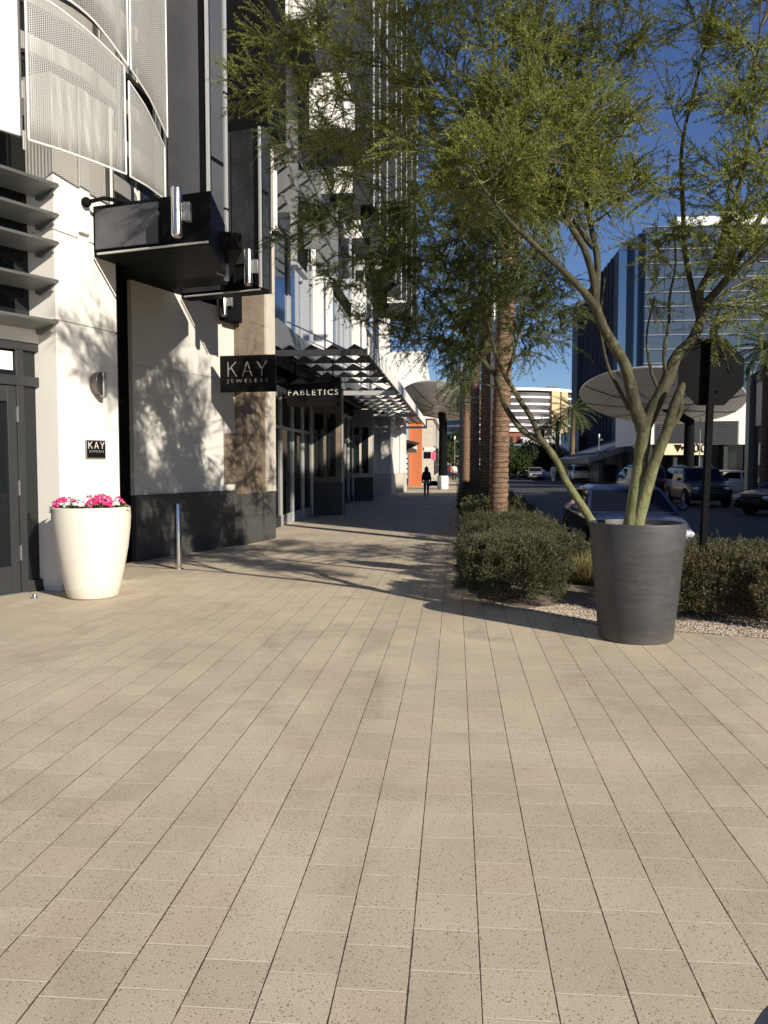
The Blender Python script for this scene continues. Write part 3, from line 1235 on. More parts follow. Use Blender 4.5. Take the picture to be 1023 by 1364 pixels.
def fin(A, d, length, s_tall, zlo, zmid, ztop, thick, nm, face='greypanel', edge='alu', back=0.0, us=None, far=None):
    f = Fr(A, d=d)     # f.n points to the viewer
    low = f
    b = MB()
    if back:
        b.prism([tuple(p.xy) for p in (f.p(0, -.03), f.p(length, -.03), far, f.p(0, -back - .3))], zlo, zmid)
    else:
        b.fbox(f, 0, length, -thick, -.03, zlo, zmid)
    low_len, low_tall = length, s_tall
    if back:
        f = Fr(f.p(0, -back), d=d)
        s_tall, length = f.S(us[0]), f.S(us[1])
        zmid_t = zlo + .1
    else:
        zmid_t = zmid
    b.fbox(f, s_tall, length, -thick, -.03, zmid_t, ztop)
    body = part(nm, b, M['blackpanel'], bevel=.006)
    fs_, fl = f, length
    b = MB()
    w_ = length - s_tall
    b.fbox(f, s_tall + w_ * .20, s_tall + w_ * .82, -.03, .004, zlo + .52, ztop)
    b.fbox(low, .06, low_tall * .98, -.03, .002, zlo + .09, zmid - .06)
    b.build('face_glass', M[face], body)
    b = MB()
    b.fbox(f, s_tall, s_tall + w_ * .05, -.03, .02, zmid, ztop)
    b.fbox(f, s_tall + w_ * .13, s_tall + w_ * .16, -.03, .02, zmid, ztop)
    b.build('grey_trim', M['louvre'] if edge == 'alu' else M['frame'], body)
    b = MB()
    b.fbox(f, length - .028, length + .006, -.028, .03, zlo + .06, ztop)
    b.tube([low.p(.12, .035, zlo + .015), low.p(low_len, .035, zlo + .015)], .016, 8)
    b.build('edge_rail', M['alu'], body)
    b = MB()
    b.fbox(f, s_tall + w_ * .84, length - .03, -.03, .010, zlo + .1, ztop)
    b.build('dark_trim', M['nearblack'], body)
    # side face towards the street
    b = MB()
    g = Fr(f.p(length, 0), d=-f.n)
    b.fbox(g, .06, thick * .82, -.02, .012, zlo + .06, zlo + 1.75)
    b.fbox(g, .06, thick * .82, -.02, .012, zlo + 1.82, ztop)
    b.build('side_glass', M[face], body)
    b = MB()
    b.fbox(g, thick * .86, thick * 1.02, -.02, .03, zlo, zlo + 1.1)
    b.fbox(g, thick * .86, thick * 1.02, -.02, .03, zlo + 1.14, zlo + 2.9)
    b.fbox(g, thick * .86, thick * 1.02, -.02, .03, zlo + 2.94, ztop)
    b.build('side_trim', M[edge], body)
    return f


zb = AY(282, 325, 11.0).z
f1 = fin(A1, n1, FB.S(283), FB.S(217), zb, AY(220, 262, 11.2).z, 12.5, .5, 'glass_fin', back=1.55, us=(217, 283), far=Vector((-3.52, 12.55, 0)))
A2 = Vector((-5.25, 15.55, 0))
n2 = F3.n
FB2 = Fr(A2, d=n2)
z2 = FB2.Z(350, 387)
f2 = fin(A2, n2, FB2.S(350), FB2.S(303), z2, z2 + .75, FB2.Z(350, 168), .32, 'glass_fin', 'reflectionpanel', 'frame')
b = MB()
b.fbox(FB2, .3, FB2.S(352), -.9, -.25, FB2.Z(350, 168) + .02, 13)
part('dark_overhang', b, M['nearblack'])
A3 = F3.p(L3 - .55, 0)
FB3 = Fr(A3, d=n2)
z3 = FB3.Z(300, 426)
b = MB()
b.fbox(FB3, 0, FB3.S(307), -.5, 0, z3, z3 + .85)
part('fin_base', b, M['nearblack'], bevel=.01)
# rails and the bent pipe on the column
b = MB()
pz = F1.Z(120, 275)
s_p = F1.S(116)
b.tube([F1.p(s_p, .0, pz), F1.p(s_p, .12, pz), F1.p(s_p + .1, .3, pz + .06), F1.p(s_p + .3, .6, pz + .02)], .03, 8)
part('bent_pipe', b, M['nearblack'])
b = MB()
b.ball(F1.p(s_p, .08, pz), .07)
part('pipe_flange', b, M['nearblack'])

# body of the building behind the facade
b = MB()
q = [F0.p(.0, -.5), F0.p(3.6, -.5), F1.p(.3, -.95), F1.p(L1, -.95), F3.p(0, -.6), F3.p(L3, -.6), F4.p(L4, -.7), (-16, 19.5, 0), (-22, 8, 0)]
b.prism([(p[0], p[1]) for p in reversed(q)], 0, 13.2)
part('building_core', b, M['frame'])

# --- lamps, sign, plaque on this building
def can_lamp(u, v0, v1, y, label):
    p0, p1 = AY(u, v1, y), AY(u, v0, y)
    t = thing('cylinder_lamp', label, 'lamp', p0, 'cylinder lamps on the facade')
    r = .045 + .002 * (y - 11)
    r = .075
    b = MB()
    b.lathe([(r * .7, 0), (r, .03), (r, p1.z - p0.z - .02), (r * .9, p1.z - p0.z)], p0, 20)
    b.build('can', M['silver'], t)
    b = MB()
    b.box(p0.x + r, p0.x + r + .09, p0.y + .02, p0.y + .12, p0.z + .22, p0.z + .46)
    b.build('junction_box', M['louvre'], t, bevel=.006)
    b = MB()
    b.tube([p0 + Vector((0, 0, .3)), p0 + Vector((0, .35, .3))], .02, 6)
    b.build('arm', M['nearblack'], t)
    return t


can_lamp(236, 250, 316, 10.75, 'steel cylinder lamp on the front black fin')
can_lamp(331, 332, 380, 14.7, 'steel cylinder lamp low on the second black fin')
can_lamp(298, 388, 422, 16.6, 'short steel cylinder lamp hanging above the white wall')
p = AY(366, 308, 18.3)
t = thing('tube_lamp', 'long white tube lamp upright beside the stone pier', 'lamp', p)
b = MB()
b.lathe([(.06, .0), (.06, 1.28), (.05, 1.3)], p, 16)
b.build('tube', M['white'], t)
b = MB()
b.lathe([(.03, -.12), (.07, -.08), (.07, 0)], p, 16)
b.tube([p + Vector((0, 0, -.04)), p + Vector((-.25, .25, -.04))], .02, 6)
b.build('socket', M['nearblack'], t)

# wall sconce
sc = F1.hit(126, 511)
p = F1.p(sc[0], 0, sc[1])
t = thing('wall_sconce', 'small bronze half-disc wall lamp on the white column', 'lamp', p)
b = MB()
pts = []
rr = .165
for k in range(17):
    a = R(90 + 180 * k / 16)
    pts.append(F1.p(sc[0] + .02 + rr * .85 * math.cos(a), .02, sc[1] + rr * math.sin(a)))
b.extr(pts, F1.n * .11)
b.build('half_disc', M['bronze'], t, bevel=.006)
b = MB()
c = F1.p(sc[0] + .06, .09, 0)
b.lathe([(.03, sc[1] - .2), (.055, sc[1] - .19), (.055, sc[1] + .15), (.05, sc[1] + .16)], (c.x, c.y, 0), 16)
b.build('tube', M['louvre'], t)


def stroke_letters(word, h, wid, gap, th, depth, F, s_c, n, zc):
    """thin capitals K A Y from straight strokes, centred at s_c, zc"""
    S = {'K': [((0, 0), (0, 1)), ((0, .42), (.85, 1)), ((.3, .62), (.9, 0))],
         'A': [((0, 0), (.5, 1)), ((.5, 1), (1, 0)), ((.18, .34), (.82, .34))],
         'Y': [((0, 1), (.5, .48)), ((1, 1), (.5, .48)), ((.5, .5), (.5, 0))]}
    b = MB()
    tot = len(word) * wid + (len(word) - 1) * gap
    x = -tot / 2
    for k, ch in enumerate(word):
        for j, ((x0, y0), (x1, y1)) in enumerate(S[ch]):
            a = Vector((x + x0 * wid, (y0 - .5) * h))
            c = Vector((x + x1 * wid, (y1 - .5) * h))
            d = (c - a).normalized()
            e = Vector((-d.y, d.x)) * th / 2
            pts = [a - e, c - e, c + e, a + e]
            b.extr([F.p(s_c + p.x, n, zc + p.y) for p in pts], F.n * (depth + .0007 * j))
        x += wid + gap
    return b


def sign_text(word, size, F, s_c, n, zc, spacing, m, parent, width=None, name='lettering', ext=.006):
    b = text_mb(word, size, ext, spacing)
    xs = [p[0] for p in b.v]
    k = 1.0
    cx = (max(xs) + min(xs)) / 2
    if width:
        k = width / (max(xs) - min(xs))
    b.v = [((p[0] - cx) * k, p[1], p[2]) for p in b.v]
    b.xform(F.mtx(s_c, n, zc))
    return b.build(name, m, parent, smooth=False)


# projecting sign with K A Y
FK = Fr(AY(293, 497, 16.2), d=(math.cos(R(-8)), math.sin(R(-8))))
wK = FK.S(367.5)
zK0, zK1 = FK.Z(330, 522), FK.Z(330, 473)
p = FK.p(wK / 2, 0, zK0)
t = thing('blade_sign', 'black projecting shop sign reading KAY JEWELERS before the stone pier', 'sign', p)
b = MB()
b.fbox(FK, 0, wK, -.08, 0, zK0, zK1)
b.build('panel', M['signblack'], t, bevel=.006)
zm = (zK0 + zK1) / 2
stroke_letters('KAY', .29, .20, .105, .020, .008, FK, wK / 2, .002, zm + .09).build('large_lettering', M['lettersdim'], t, smooth=False)
sign_text('JEWELERS', .10, FK, wK / 2, .006, zm - .145, 1.7, M['lettersdim'], t, width=.86, name='small_lettering', ext=.003)
b = MB()
b.fbox(FK, wK - .3, wK - .12, -.9, -.08, zm - .1, zm - .03)
b.fbox(FK, .12, .3, -.9, -.08, zm - .1, zm - .03)
b.build('mounting_arm', M['nearblack'], t)

# plaque on the column
a0, a1 = F1.S(113.5), F1.S(139.5)
z0, z1 = F1.Z(126, 611), F1.Z(126, 586)
p = F1.p((a0 + a1) / 2, 0, z0)
t = thing('wall_plaque', 'small dark plaque reading KAY JEWELERS on the white column', 'plaque', p)
b = MB()
b.fbox(F1, a0, a1, 0, .022, z0, z1)
b.build('backing', M['lettersdim'], t, bevel=.003)
b = MB()
b.fbox(F1, a0 + .014, a1 - .014, .022, .028, z0 + .014, z1 - .014)
b.build('plate', M['signblack'], t)
cw = a1 - a0
stroke_letters('KAY', .095, cw * .2, cw * .1, .012, .005, F1, (a0 + a1) / 2, .028, z1 - .078).build('large_lettering', M['letters'], t, smooth=False)
sign_text('JEWELERS', .045, F1, (a0 + a1) / 2, .031, z1 - .165, 1.1, M['lettersdim'], t, width=cw * .76, name='small_lettering', ext=.002)

# ================================================================== STORE ROW (left, along the street)
XF = -4.2
BS = thing('store_building', 'long street facade with white upper piers, dark shopfronts and thin vertical fins', 'building', (XF, 30, 0))
FS = Fr((XF, 0), d=(0, 1))


def sp(name, mb, m, parent=None, **kw):
    return mb.build(name, m, parent or BS, **kw)


def facing(mb, x0, x1, y, z0, z1, th=.3):
    """a piece facing the viewer at street depth y"""
    mb.box(x0, x1, y, y + th, z0, z1)


# bays: glass set back, side walls facing the viewer
bays = [(19.25, 27.6, -4.85), (28.1, 38.0, -4.75), (38.5, 45.0, -4.7)]
XB = -3.82
for i, (ya, yb, xg) in enumerate(bays):
    # shopfront
    fr = MB()
    n = 5 if i == 0 else 6
    step = (yb - ya) / n
    F = Fr((xg, 0), d=(0, 1))
    for k in range(n + 1):
        yy = ya + k * step
        a, c = max(ya, yy - .035), min(yb, yy + .035)
        fr.fbox(F, a, c, -.05, .06, .02, 3.7)
    fr.fbox(F, ya, yb, -.04, .04, 2.7, 2.78)
    fr.fbox(F, ya, yb, -.04, .045, 3.7, 3.85)
    front_ = sp('shopfront', fr, M['alu'], smooth=False)
    for k in range(n):
        b = MB()
        yy = ya + k * step
        b.fbox(F, yy + .035, yy + step - .035, -.01, .005, .3, 2.7)
        b.fbox(F, yy + .035, yy + step - .035, -.01, .005, 2.78, 3.7)
        b.build('pane', M['glass'], front_)
        b = MB()
        b.fbox(F, yy + .035, yy + step - .035, -.03, .03, .0, .3)
        b.build('kick_plate', M['alu'] if (i == 0 and k >= n - 3) else M['frame'], front_)
    b = MB()
    b.fbox(F, ya - .4, yb + .4, -.3, .02, 3.85, 4.5)
    sp('bulkhead', b, M['nearblack'])
# blade walls facing the viewer between bays
for i, y in enumerate((27.6, 38.0)):
    b = MB()
    b.box(-5.6, XB, y, y + .5, 1.1, 4.25)
    bw = sp('side_wall', b, M['stone'] if i == 0 else M['beige'], bevel=.01)
    b = MB()
    b.box(-5.6, XB + .03, y - .03, y + .53, 0, 1.1)
    b.build('base', M['plinth'], bw)
    b = MB()
    b.box(-4.3, -4.02, y - .045, y - .005, 1.3, 3.4)
    b.box(-4.72, -4.44, y - .045, y - .005, 1.3, 3.4)
    b.build('display_window', M['glass'], bw)
    b = MB()
    b.box(XB, XB + .04, y - .01, y + .06, 0, 4.2)
    b.build('corner_strip', M['alu'], bw)
# lit piers further on
for x0, x1, y, m_ in ((-4.6, -3.55, 45.2, 'cream'), (-3.75, -3.12, 48.8, 'cream')):
    b = MB()
    b.box(x0, x1, y, y + 3.4, 1.15, 6.2)
    pw = sp('street_pier', b, M[m_], bevel=.02)
    b = MB()
    b.box(x0, x1 + .04, y - .04, y + 3.44, 0, 1.15)
    b.build('base', M['beige'], pw)
    b = MB()
    b.box(x0 + .42, x0 + .5, y - .02, y, 0, 4.2)
    b.build('downpipe', M['alu'], pw)

# upper floors --------------------------------------------------------------
b = MB()
b.box(-12, XF + .02, 19.3, 60, 4.5, 5.15)
sp('spandrel', b, M['louvre'])
b = MB()
b.box(-12, XF - .95, 19.6, 60, 5.15, 25)
sp('core_wall', b, M['frame'])
# blue glazing on the street side
F = Fr((XF - .58, 0), d=(0, 1))
for ya, yb, z0, z1 in ((19.35, 23.4, 5.15, 8.2), (23.55, 27.3, 5.15, 8.2), (28.6, 33.0, 5.15, 8.2), (33.2, 37.6, 5.15, 8.2), (38.9, 45, 5.15, 8.2),
                       (28.6, 37.6, 8.9, 12.1), (38.9, 47, 8.9, 12.1), (28.6, 37.6, 14.6, 18.2), (38.9, 47, 14.6, 18.2), (19.4, 27.3, 14.8, 18.5)):
    b = MB()
    b.fbox(F, ya, yb, -.3, 0, z0, z1)
    wn = sp('upper_window', b, M['blueglass'])
    b = MB()
    for q in (ya, (ya + yb) / 2 - .03, yb - .07):
        b.fbox(F, q, q + .07, 0, .06, z0, z1)
    b.fbox(F, ya + .07, yb - .07, 0, .05, z0, z0 + .07)
    b.fbox(F, ya + .07, yb - .07, 0, .05, z1 - .07, z1)
    b.build('window_frame', M['alu'], wn)
# framed vent window seen beside the pier
b = MB()
b.fbox(Fr((XF, 0), d=(0, 1)), 21.6, 23.2, -.1, .03, 7.0, 9.0)
vw = sp('vent_window', b, M['nearblack'])
b = MB()
f_ = Fr((XF, 0), d=(0, 1))
b.fbox(f_, 21.5, 21.6, -.1, .06, 6.9, 9.1)
b.fbox(f_, 23.2, 23.3, -.1, .06, 6.9, 9.1)
b.fbox(f_, 21.6, 23.2, -.1, .06, 6.9, 7.0)
b.build('window_frame', M['alu'], vw)
# white piers facing the viewer, one to a bay
ylist = [27.6, 38.2, 52]
for i, y in enumerate(ylist):
    b = MB()
    b.box(XF - .64, XF + .02, y, y + .55, 5.15, 9.6 + .6 * i)
    pw = sp('white_pier', b, M['white'], bevel=.01)
    b = MB()
    b.box(XF - .2, XF - .14, y - .015, y, 5.15, 8.3)
    b.build('seam', M['louvre'], pw)
# ledges / boxes at the upper level, facing the viewer
for i, (y, u0, u1, v0, v1) in enumerate(((21.0, 376, 402, -60, 30), (26.6, 412, 461, 96, 174), (32.4, 437, 496, 206, 259), (38.6, 468, 512, 284, 318), (45.8, 498, 527, 338, 360), (54.0, 515, 538, 395, 404))):
    p0, p1 = AY(u0, v1, y), AY(u1, v0, y)
    b = MB()
    b.box(p0.x, p1.x, y, y + 2.2, p0.z, p1.z)
    bx = sp('white_box_bay', b, M['white'], bevel=.01)
    b = MB()
    b.box(p0.x - .1, p1.x + .12, y - .12, y + 2.3, p0.z - .34, p0.z - .003)
    b.build('ledge', M['frame'], bx)
    b = MB()
    xm = p0.x + (p1.x - p0.x) * .46
    b.box(xm - .05, xm + .05, y - .02, y, p0.z, p1.z)
    b.build('seam', M['beige'], bx)
    b = MB()
    b.box(p0.x - .2, p1.x - .3, y + .4, y + 1.6, p1.z, p1.z + 7)
    b.build('back_panel', M['frame'], bx)
# sun-shade bars running along the street above the first bay
for k in range(5):
    b = MB()
    x = XF + .25 + .16 * (k % 2)
    z = 9.5 - k * .42
    b.tube([(x, 18.8, z), (x, 26.4, z)], .035, 8)
    sp('shade_bar', b, M['silver'])
for y in (19.4, 22.7, 26.0):
    b = MB()
    b.box(XF - .2, XF + .5, y, y + .06, 7.6, 9.7)
    sp('shade_bracket', b, M['louvre'])
# brown curtain wall with thin vertical fins
b = MB()
b.box(-9, -3.75, 47.4, 66, 13.0, 30)
sp('fin_wall', b, M['frame'])
for u, y in ((497, 30.5), (505, 33.5), (515, 38.2), (527, 43.5), (534, 47.5), (541, 52.5), (548, 57.5), (555, 64.0)):
    q = AY(u, 300, y)
    zb_ = 11.2 if y < 50 else 12.0
    b = MB()
    b.box(q.x - .75, q.x, y, y + .14, zb_, 30)
    fn = sp('vertical_fin', b, M['frame'])
    b = MB()
    b.box(q.x, q.x + .05, y - .02, y + .16, zb_ - .1, 30)  # sunlit edge of the fin painted as a pale strip
    b.build('lit_edge_strip', M['alu'], fn)
    b = MB()
    b.box(q.x - .75, q.x - .05, y + .14, y + 1.1, zb_ + 4, zb_ + 4.25)
    b.box(q.x - .75, q.x - .05, y + .14, y + 1.1, zb_ + 9, zb_ + 9.25)
    b.build('tie', M['louvre'], fn)

# ------------------------------------------------------------------ canopies
XO = -2.05


def canopy(y0, y1, z, label):
    t = thing('metal_canopy', label, 'canopy', (XO, y0, z), 'metal shop canopies over the pavement')
    xi = XF - .3
    b = MB()
    b.box(XO - .06, XO, y0, y1, z - .02, z + .16)
    b.box(xi, xi + .08, y0, y1, z - .02, z + .16)
    b.box(xi + .08, XO - .06, y0, y0 + .07, z - .0, z + .14)
    b.build('edge_frame', M['frame'], t)
    b = MB()
    yy = y0 + .12
    pit, xa, xb = .52, xi + .085, XO - .065
    n = int(round((xb - xa) / (pit / 2)))
    while yy + 1.8 < y1 - .1:
        vs, fs = [], []
        for i in range(n + 1):
            x = xa + (xb - xa) * i / n
            zz = z + (.10 if i % 2 else .27)
            vs += [(x, yy, zz), (x, yy + 1.72, z + .27), (x, yy, zz + .012), (x, yy + 1.72, z + .282)]
        for i in range(n):
            k = i * 4
            fs += [(k, k + 1, k + 5, k + 4), (k + 2, k + 6, k + 7, k + 3), (k, k + 4, k + 6, k + 2), (k + 1, k + 3, k + 7, k + 5)]
        b.add(vs, fs)
        yy += 1.9
    b.build('sawtooth_plates', M['frame'], t, smooth=False)
    b = MB()
    b.box(xi, XO + .02, y1 - .14, y1, z - .06, z + .10)
    b.build('end_beam', M['alu'], t)
    b = MB()
    n = int((y1 - y0) / .9)
    for i in range(n):
        a = y0 + (y1 - y0) * i / n
        b.box(XO + .0, XO + .03, a + .05, a + (y1 - y0) / n - .05, z + .02, z + .42)
    b.build('fascia_panel', M['white'], t)
    for i in range(3):
        b = MB()
        a = y0 + (y1 - y0) * (i + .5) / 3
        b.tube([(XO - .2, a, z + .12), (XF - .1, a, z + 1.1)], .02, 6)
        b.build('hanger_rod', M['silver'], t)
    return t


zc = 4.25
canopy(19.2, 29.8, zc, 'nearest sawtooth metal canopy, over the FABLETICS sign')
canopy(30.0, 43.8, zc, 'second sawtooth metal canopy, beyond the FABLETICS sign')
canopy(44.1, 58.5, zc, 'farthest sawtooth metal canopy, beside the lit cream piers')

# hanging box sign
FF = Fr(AY(381.5, 520, 20.3), d=(math.cos(R(-4)), math.sin(R(-4))))
wF = FF.S(453.5)
z0, z1 = FF.Z(420, 541), FF.Z(420, 503)
t = thing('hanging_sign', 'black box sign reading FABLETICS hung under the nearest canopy', 'sign', FF.p(wF / 2, 0, z0))
b = MB()
b.fbox(FF, 0, wF, -.16, 0, z0, z1)
b.build('box', M['signblack'], t, bevel=.008)
sign_text('FABLETICS', .2, FF, wF / 2, .008, FF.Z(420, 523), 1.3, M['letters'], t, width=wF * .93)
b = MB()
for s_ in (.2, wF - .2):
    q = FF.p(s_, -.08, 0)
    b.tube([(q.x, q.y, z1), (q.x, q.y, zc + .05)], .018, 6)
b.build('hanger', M['nearblack'], t)

# ------------------------------------------------------------------ white block and far shops on the left
t = thing('white_corner_block', 'bright white rendered block above the round canopy on the left', 'building', (-5, 60, 0))
b = MB()
p0, p1 = AY(534, 508, 60), AY(566, 468, 60)
b.box(-9, p1.x, 60, 62.4, p0.z - .8, p1.z)
b.build('wall', M['white'], t)
p2 = AY(572, 508, 60)
b = MB()
b.extr([(p1.x, 60, p1.z), (p1.x, 60, p2.z - .6), (p2.x + .3, 60, p2.z - .6), (p2.x, 60, p2.z)], (0, 2.4, 0))
b.build('sloped_end', M['white'], t)
b = MB()
b.box(-9, AY(534, 600, 60).x, 60.2, 62.4, 0, 4.5)
b.build('ground_floor', M['frame'], t)

t = thing('orange_shop', 'orange shopfront with a blue and white striped window', 'shop', (-3.5, 63, 0))
p0, p1 = AY(545, 641, 63), AY(561.5, 578, 63)
b = MB()
b.box(p0.x, p1.x, 63, 64, 0, 6.5)
t_or = mat('orange_render', (.50, .145, .05), .7, var=.08)
b.build('orange_wall', t_or, t)
q0, q1 = AY(534.5, 638, 62.8), AY(543.5, 604, 62.8)
b = MB()
b.box(q0.x, q1.x, 62.8, 63.5, q0.z - .3, q1.z)
wd = b.build('striped_window', mat('navy_blue', (.03, .05, .12), .5), t)
b = MB()
n = 5
for i in range(n):
    z = q0.z + (q1.z - q0.z) * (i + .5) / n
    b.box(q0.x, q1.x, 62.76, 62.8, z - .14, z + .14)
b.build('white_stripe', mat('pale_blue_white', (.62, .68, .78), .6), wd)
b = MB()
b.box(q1.x + .05, p0.x - .05, 62.7, 63.4, 0, 6)
b.build('door_jamb', M['alu'], t)
b = MB()
b.extr([(AY(534, 590, 61.5).x, 61.5, AY(534, 603, 61.5).z), (AY(555, 590, 61.5).x, 61.5, AY(555, 592, 61.5).z), (AY(555, 590, 61.5).x, 61.5, AY(555, 603, 61.5).z)], (0, .3, 0))
b.build('white_awning_end', M['white'], t)
b = MB()
b.extr([(AY(534, 590, 61.2).x, 61.2, AY(534, 603, 61.2).z), (AY(534, 590, 61.2).x, 61.2, AY(534, 584, 61.2).z), (AY(560, 590, 61.2).x, 61.2, AY(560, 590, 61.2).z)], (0, .25, 0))
b.build('dark_awning', M['frame'], t)

t = thing('far_left_block', 'pale building with a narrow cornice behind the dark canopy column', 'building', (-1.8, 66, 0))
p0, p1 = AY(561.5, 640, 66), AY(577, 556, 66)
b = MB()
b.box(p0.x, p1.x, 66, 90, 0, AY(570, 545, 66).z)
b.build('wall', M['beige'], t)
b = MB()
b.box(p0.x - .1, p1.x + .25, 65.8, 90, p1.z - .1, p1.z + .35)
b.build('cornice', M['white'], t)
for k in range(3):
    b = MB()
    yy = 69 + k * 6
    b.box(p1.x, p1.x + .05, yy, yy + 3.5, .8, 3.2)
    b.build('window', M['glass'], t)
t = thing('far_blade_sign', 'small white and pink hanging sign before the far pale building', 'sign', AY(572, 612, 58))
p0, p1 = AY(563, 600, 58), AY(580, 596, 58)
b = MB()
b.box(p0.x, p1.x, 58, 58.2, p0.z, p1.z)
b.build('white_bar', M['white'], t)
q0, q1 = AY(574.5, 613, 58), AY(580.5, 602, 58)
b = MB()
b.box(q0.x, q1.x, 58.02, 58.12, q0.z, q1.z)
b.build('pink_panel', mat('sign_pink', (.75, .12, .22), .5), t)
q0, q1 = AY(564, 611, 58), AY(574, 602, 58)
b = MB()
b.box(q0.x, q1.x, 58.02, 58.12, q0.z, q1.z)
b.build('dark_panel', M['nearblack'], t)


# ------------------------------------------------------------------ saucer canopies
def saucer(center, rad, tilt, col_x, label, col_r=.3, clabel=None, hub=.55):
    """shallow dish on a column; tilt = (about x, about y)"""
    t = thing('saucer_canopy', label, 'canopy', (col_x[0], col_x[1], 0), 'round saucer canopies beside the street')
    mt = Matrix.Translation(center) @ Matrix.Rotation(tilt[1], 4, 'Y') @ Matrix.Rotation(tilt[0], 4, 'X')
    n = 72
    prof = [(hub, -.55), (rad * .35, -.50), (rad * .65, -.34), (rad * .9, -.12), (rad, .02), (rad, .16), (rad * .9, .08), (rad * .5, -.12), (hub, -.2)]
    b = MB()
    vs, fs = [], []
    for r, z in prof:
        for k in range(n):
            a = 2 * math.pi * k / n
            vs.append((r * math.cos(a), r * math.sin(a), z))
    for i in range(len(prof) - 1):
        for k in range(n):
            k2 = (k + 1) % n
            fs.append((i * n + k, i * n + k2, (i + 1) * n + k2, (i + 1) * n + k))
    b.add(vs, fs)
    b.xform(mt)
    sk = b.build('dish', M['canvas'], t, ang=50)
    b = MB()
    for k in range(10):
        a = 2 * math.pi * k / 10 + .15
        pts = [(r * math.cos(a), r * math.sin(a), z - .03) for r, z in prof[:5]]
        b.tube(pts, .035 * rad / 4, 6)
    b.xform(mt)
    b.build('ribs', M['louvre'], t)
    b = MB()
    for r, z in (prof[1], prof[2]):
        b.tube([(r * math.cos(a), r * math.sin(a), z - .02) for a in [2 * math.pi * k / 40 for k in range(41)]], .03 * rad / 4, 6)
    b.tube([(rad * math.cos(a), rad * math.sin(a), .08) for a in [2 * math.pi * k / 60 for k in range(61)]], .07, 6)
    b.xform(mt)
    b.build('rings', M['alu'], t)
    b = MB()
    top = mt @ Vector((0, 0, -.4))
    b.tube([(col_x[0], col_x[1], .9), (col_x[0], col_x[1], top.z * .8), tuple(top)], [col_r, col_r * .9, col_r * .8], 20)
    b.build('column', M['nearblack'], t)
    b = MB()
    b.lathe([(col_r * 1.25, 0), (col_r * 1.25, .85), (col_r * 1.1, .9)], (col_x[0], col_x[1], 0), 24)
    b.build('column_base', M['white'], t)
    b = MB()
    b.ball((0, 0, -.55), (hub * 1.3, hub * 1.3, .2), 20, 8)
    b.xform(mt)
    b.build('hub', M['alu'], t)
    return t


M['canvas'] = mat('pale_canopy_skin', (.74, .72, .67), .6, var=.05)
c = AY(588, 535, 56)
saucer(c, 2.75, (R(-22), R(6)), (G(590, 651).x, 56.3), 'pale round saucer canopy over the left pavement on a dark column')
c = AY(880, 531, 58)
saucer(c, 5.35, (R(-15), R(7)), (AY(917, 650, 58.5).x, 58.6), 'large pale tilted saucer canopy across the street, behind the stop sign', .38, hub=.8)

# ================================================================== FAR AND RIGHT-HAND BUILDINGS
# curved hotel
t = thing('curved_hotel', 'distant curved hotel tower with white floor bands and a tan vertical panel', 'building', (14, 360, 0))
hc, hr = Vector((AY(676, 600, 360).x, 372, 0)), 31.0
ztop = AY(690, 516, 342).z
nf = 10
z0h = 3.0
fh = (ztop - 1.5 - z0h) / nf


def ring_arc(mb, r0, r1, z0, z1, a0=160, a1=380, n=60):
    for i in range(n):
        a, c = R(a0 + (a1 - a0) * i / n), R(a0 + (a1 - a0) * (i + 1) / n)
        q = [(hc.x + r0 * math.cos(a), hc.y + r0 * math.sin(a)), (hc.x + r1 * math.cos(a), hc.y + r1 * math.sin(a)), (hc.x + r1 * math.cos(c), hc.y + r1 * math.sin(c)), (hc.x + r0 * math.cos(c), hc.y + r0 * math.sin(c))]
        mb.hexa([(*p, z0) for p in q] + [(*p, z1) for p in q])


b = MB()
ring_arc(b, hr - 1.2, hr - .25, z0h, ztop - 2)
b.build('curved_glazing', mat('hotel_window', (.10, .085, .09), .35, var=.2, scale=.2), t)
for k in range(nf):
    b = MB()
    ring_arc(b, hr - .6, hr, z0h + k * fh, z0h + k * fh + fh * .30)
    b.build('floor_band', M['white'], t)
b = MB()
ring_arc(b, hr - 3, hr + .9, ztop - 1.3, ztop - .2)
b.build('roof_slab', M['white'], t)
b = MB()
ring_arc(b, hr - 6, hr - 2.5, ztop - 2.2, ztop - 1.3)
b.build('roof_recess', M['frame'], t)
for a0, a1 in ((302, 310), (311.5, 319)):
    b = MB()
    ring_arc(b, hr - .3, hr + 1.0, 0, ztop - 1.3, a0, a1, 6)
    b.build('tan_panel', mat('tan_panel_%d' % a0, (.60, .44, .24), .8, var=.05, scale=.1), t)
for u in (731, 740):
    q = AY(u, 514, 352)
    b = MB()
    b.box(q.x - 1, q.x + 1, 352, 354, ztop - .2, ztop + 1.4)
    b.build('roof_unit', M['louvre'], t)

t = thing('brick_building', 'low red brick building far down the street, below the hotel', 'building', (24, 210, 0))
p0, p1 = AY(655, 600, 210), AY(694, 575, 210)
b = MB()
b.box(p0.x, p1.x, 210, 225, 0, p1.z)
b.build('wall', mat('red_brick', (.30, .10, .06), .85, var=.2, scale=1.0), t)
b = MB()
b.box(p0.x - .5, p1.x + .5, 209.5, 226, p1.z, p1.z + .9)
b.build('parapet', M['white'], t)
for k in range(4):
    b = MB()
    x = p0.x + 1.0 + k * 1.75
    b.box(x, x + .8, 209.9, 210, p1.z - 3.6, p1.z - 1.2)
    b.build('window', M['frame'], t)
t = thing('pale_low_building', 'low cream building far down the street beside the brick one', 'building', (32, 205, 0))
p0, p1 = AY(694, 600, 205), AY(752, 583, 205)
b = MB()
b.box(p0.x + .5, p1.x, 205, 220, 0, p1.z)
b.build('wall', M['cream'], t)
b = MB()
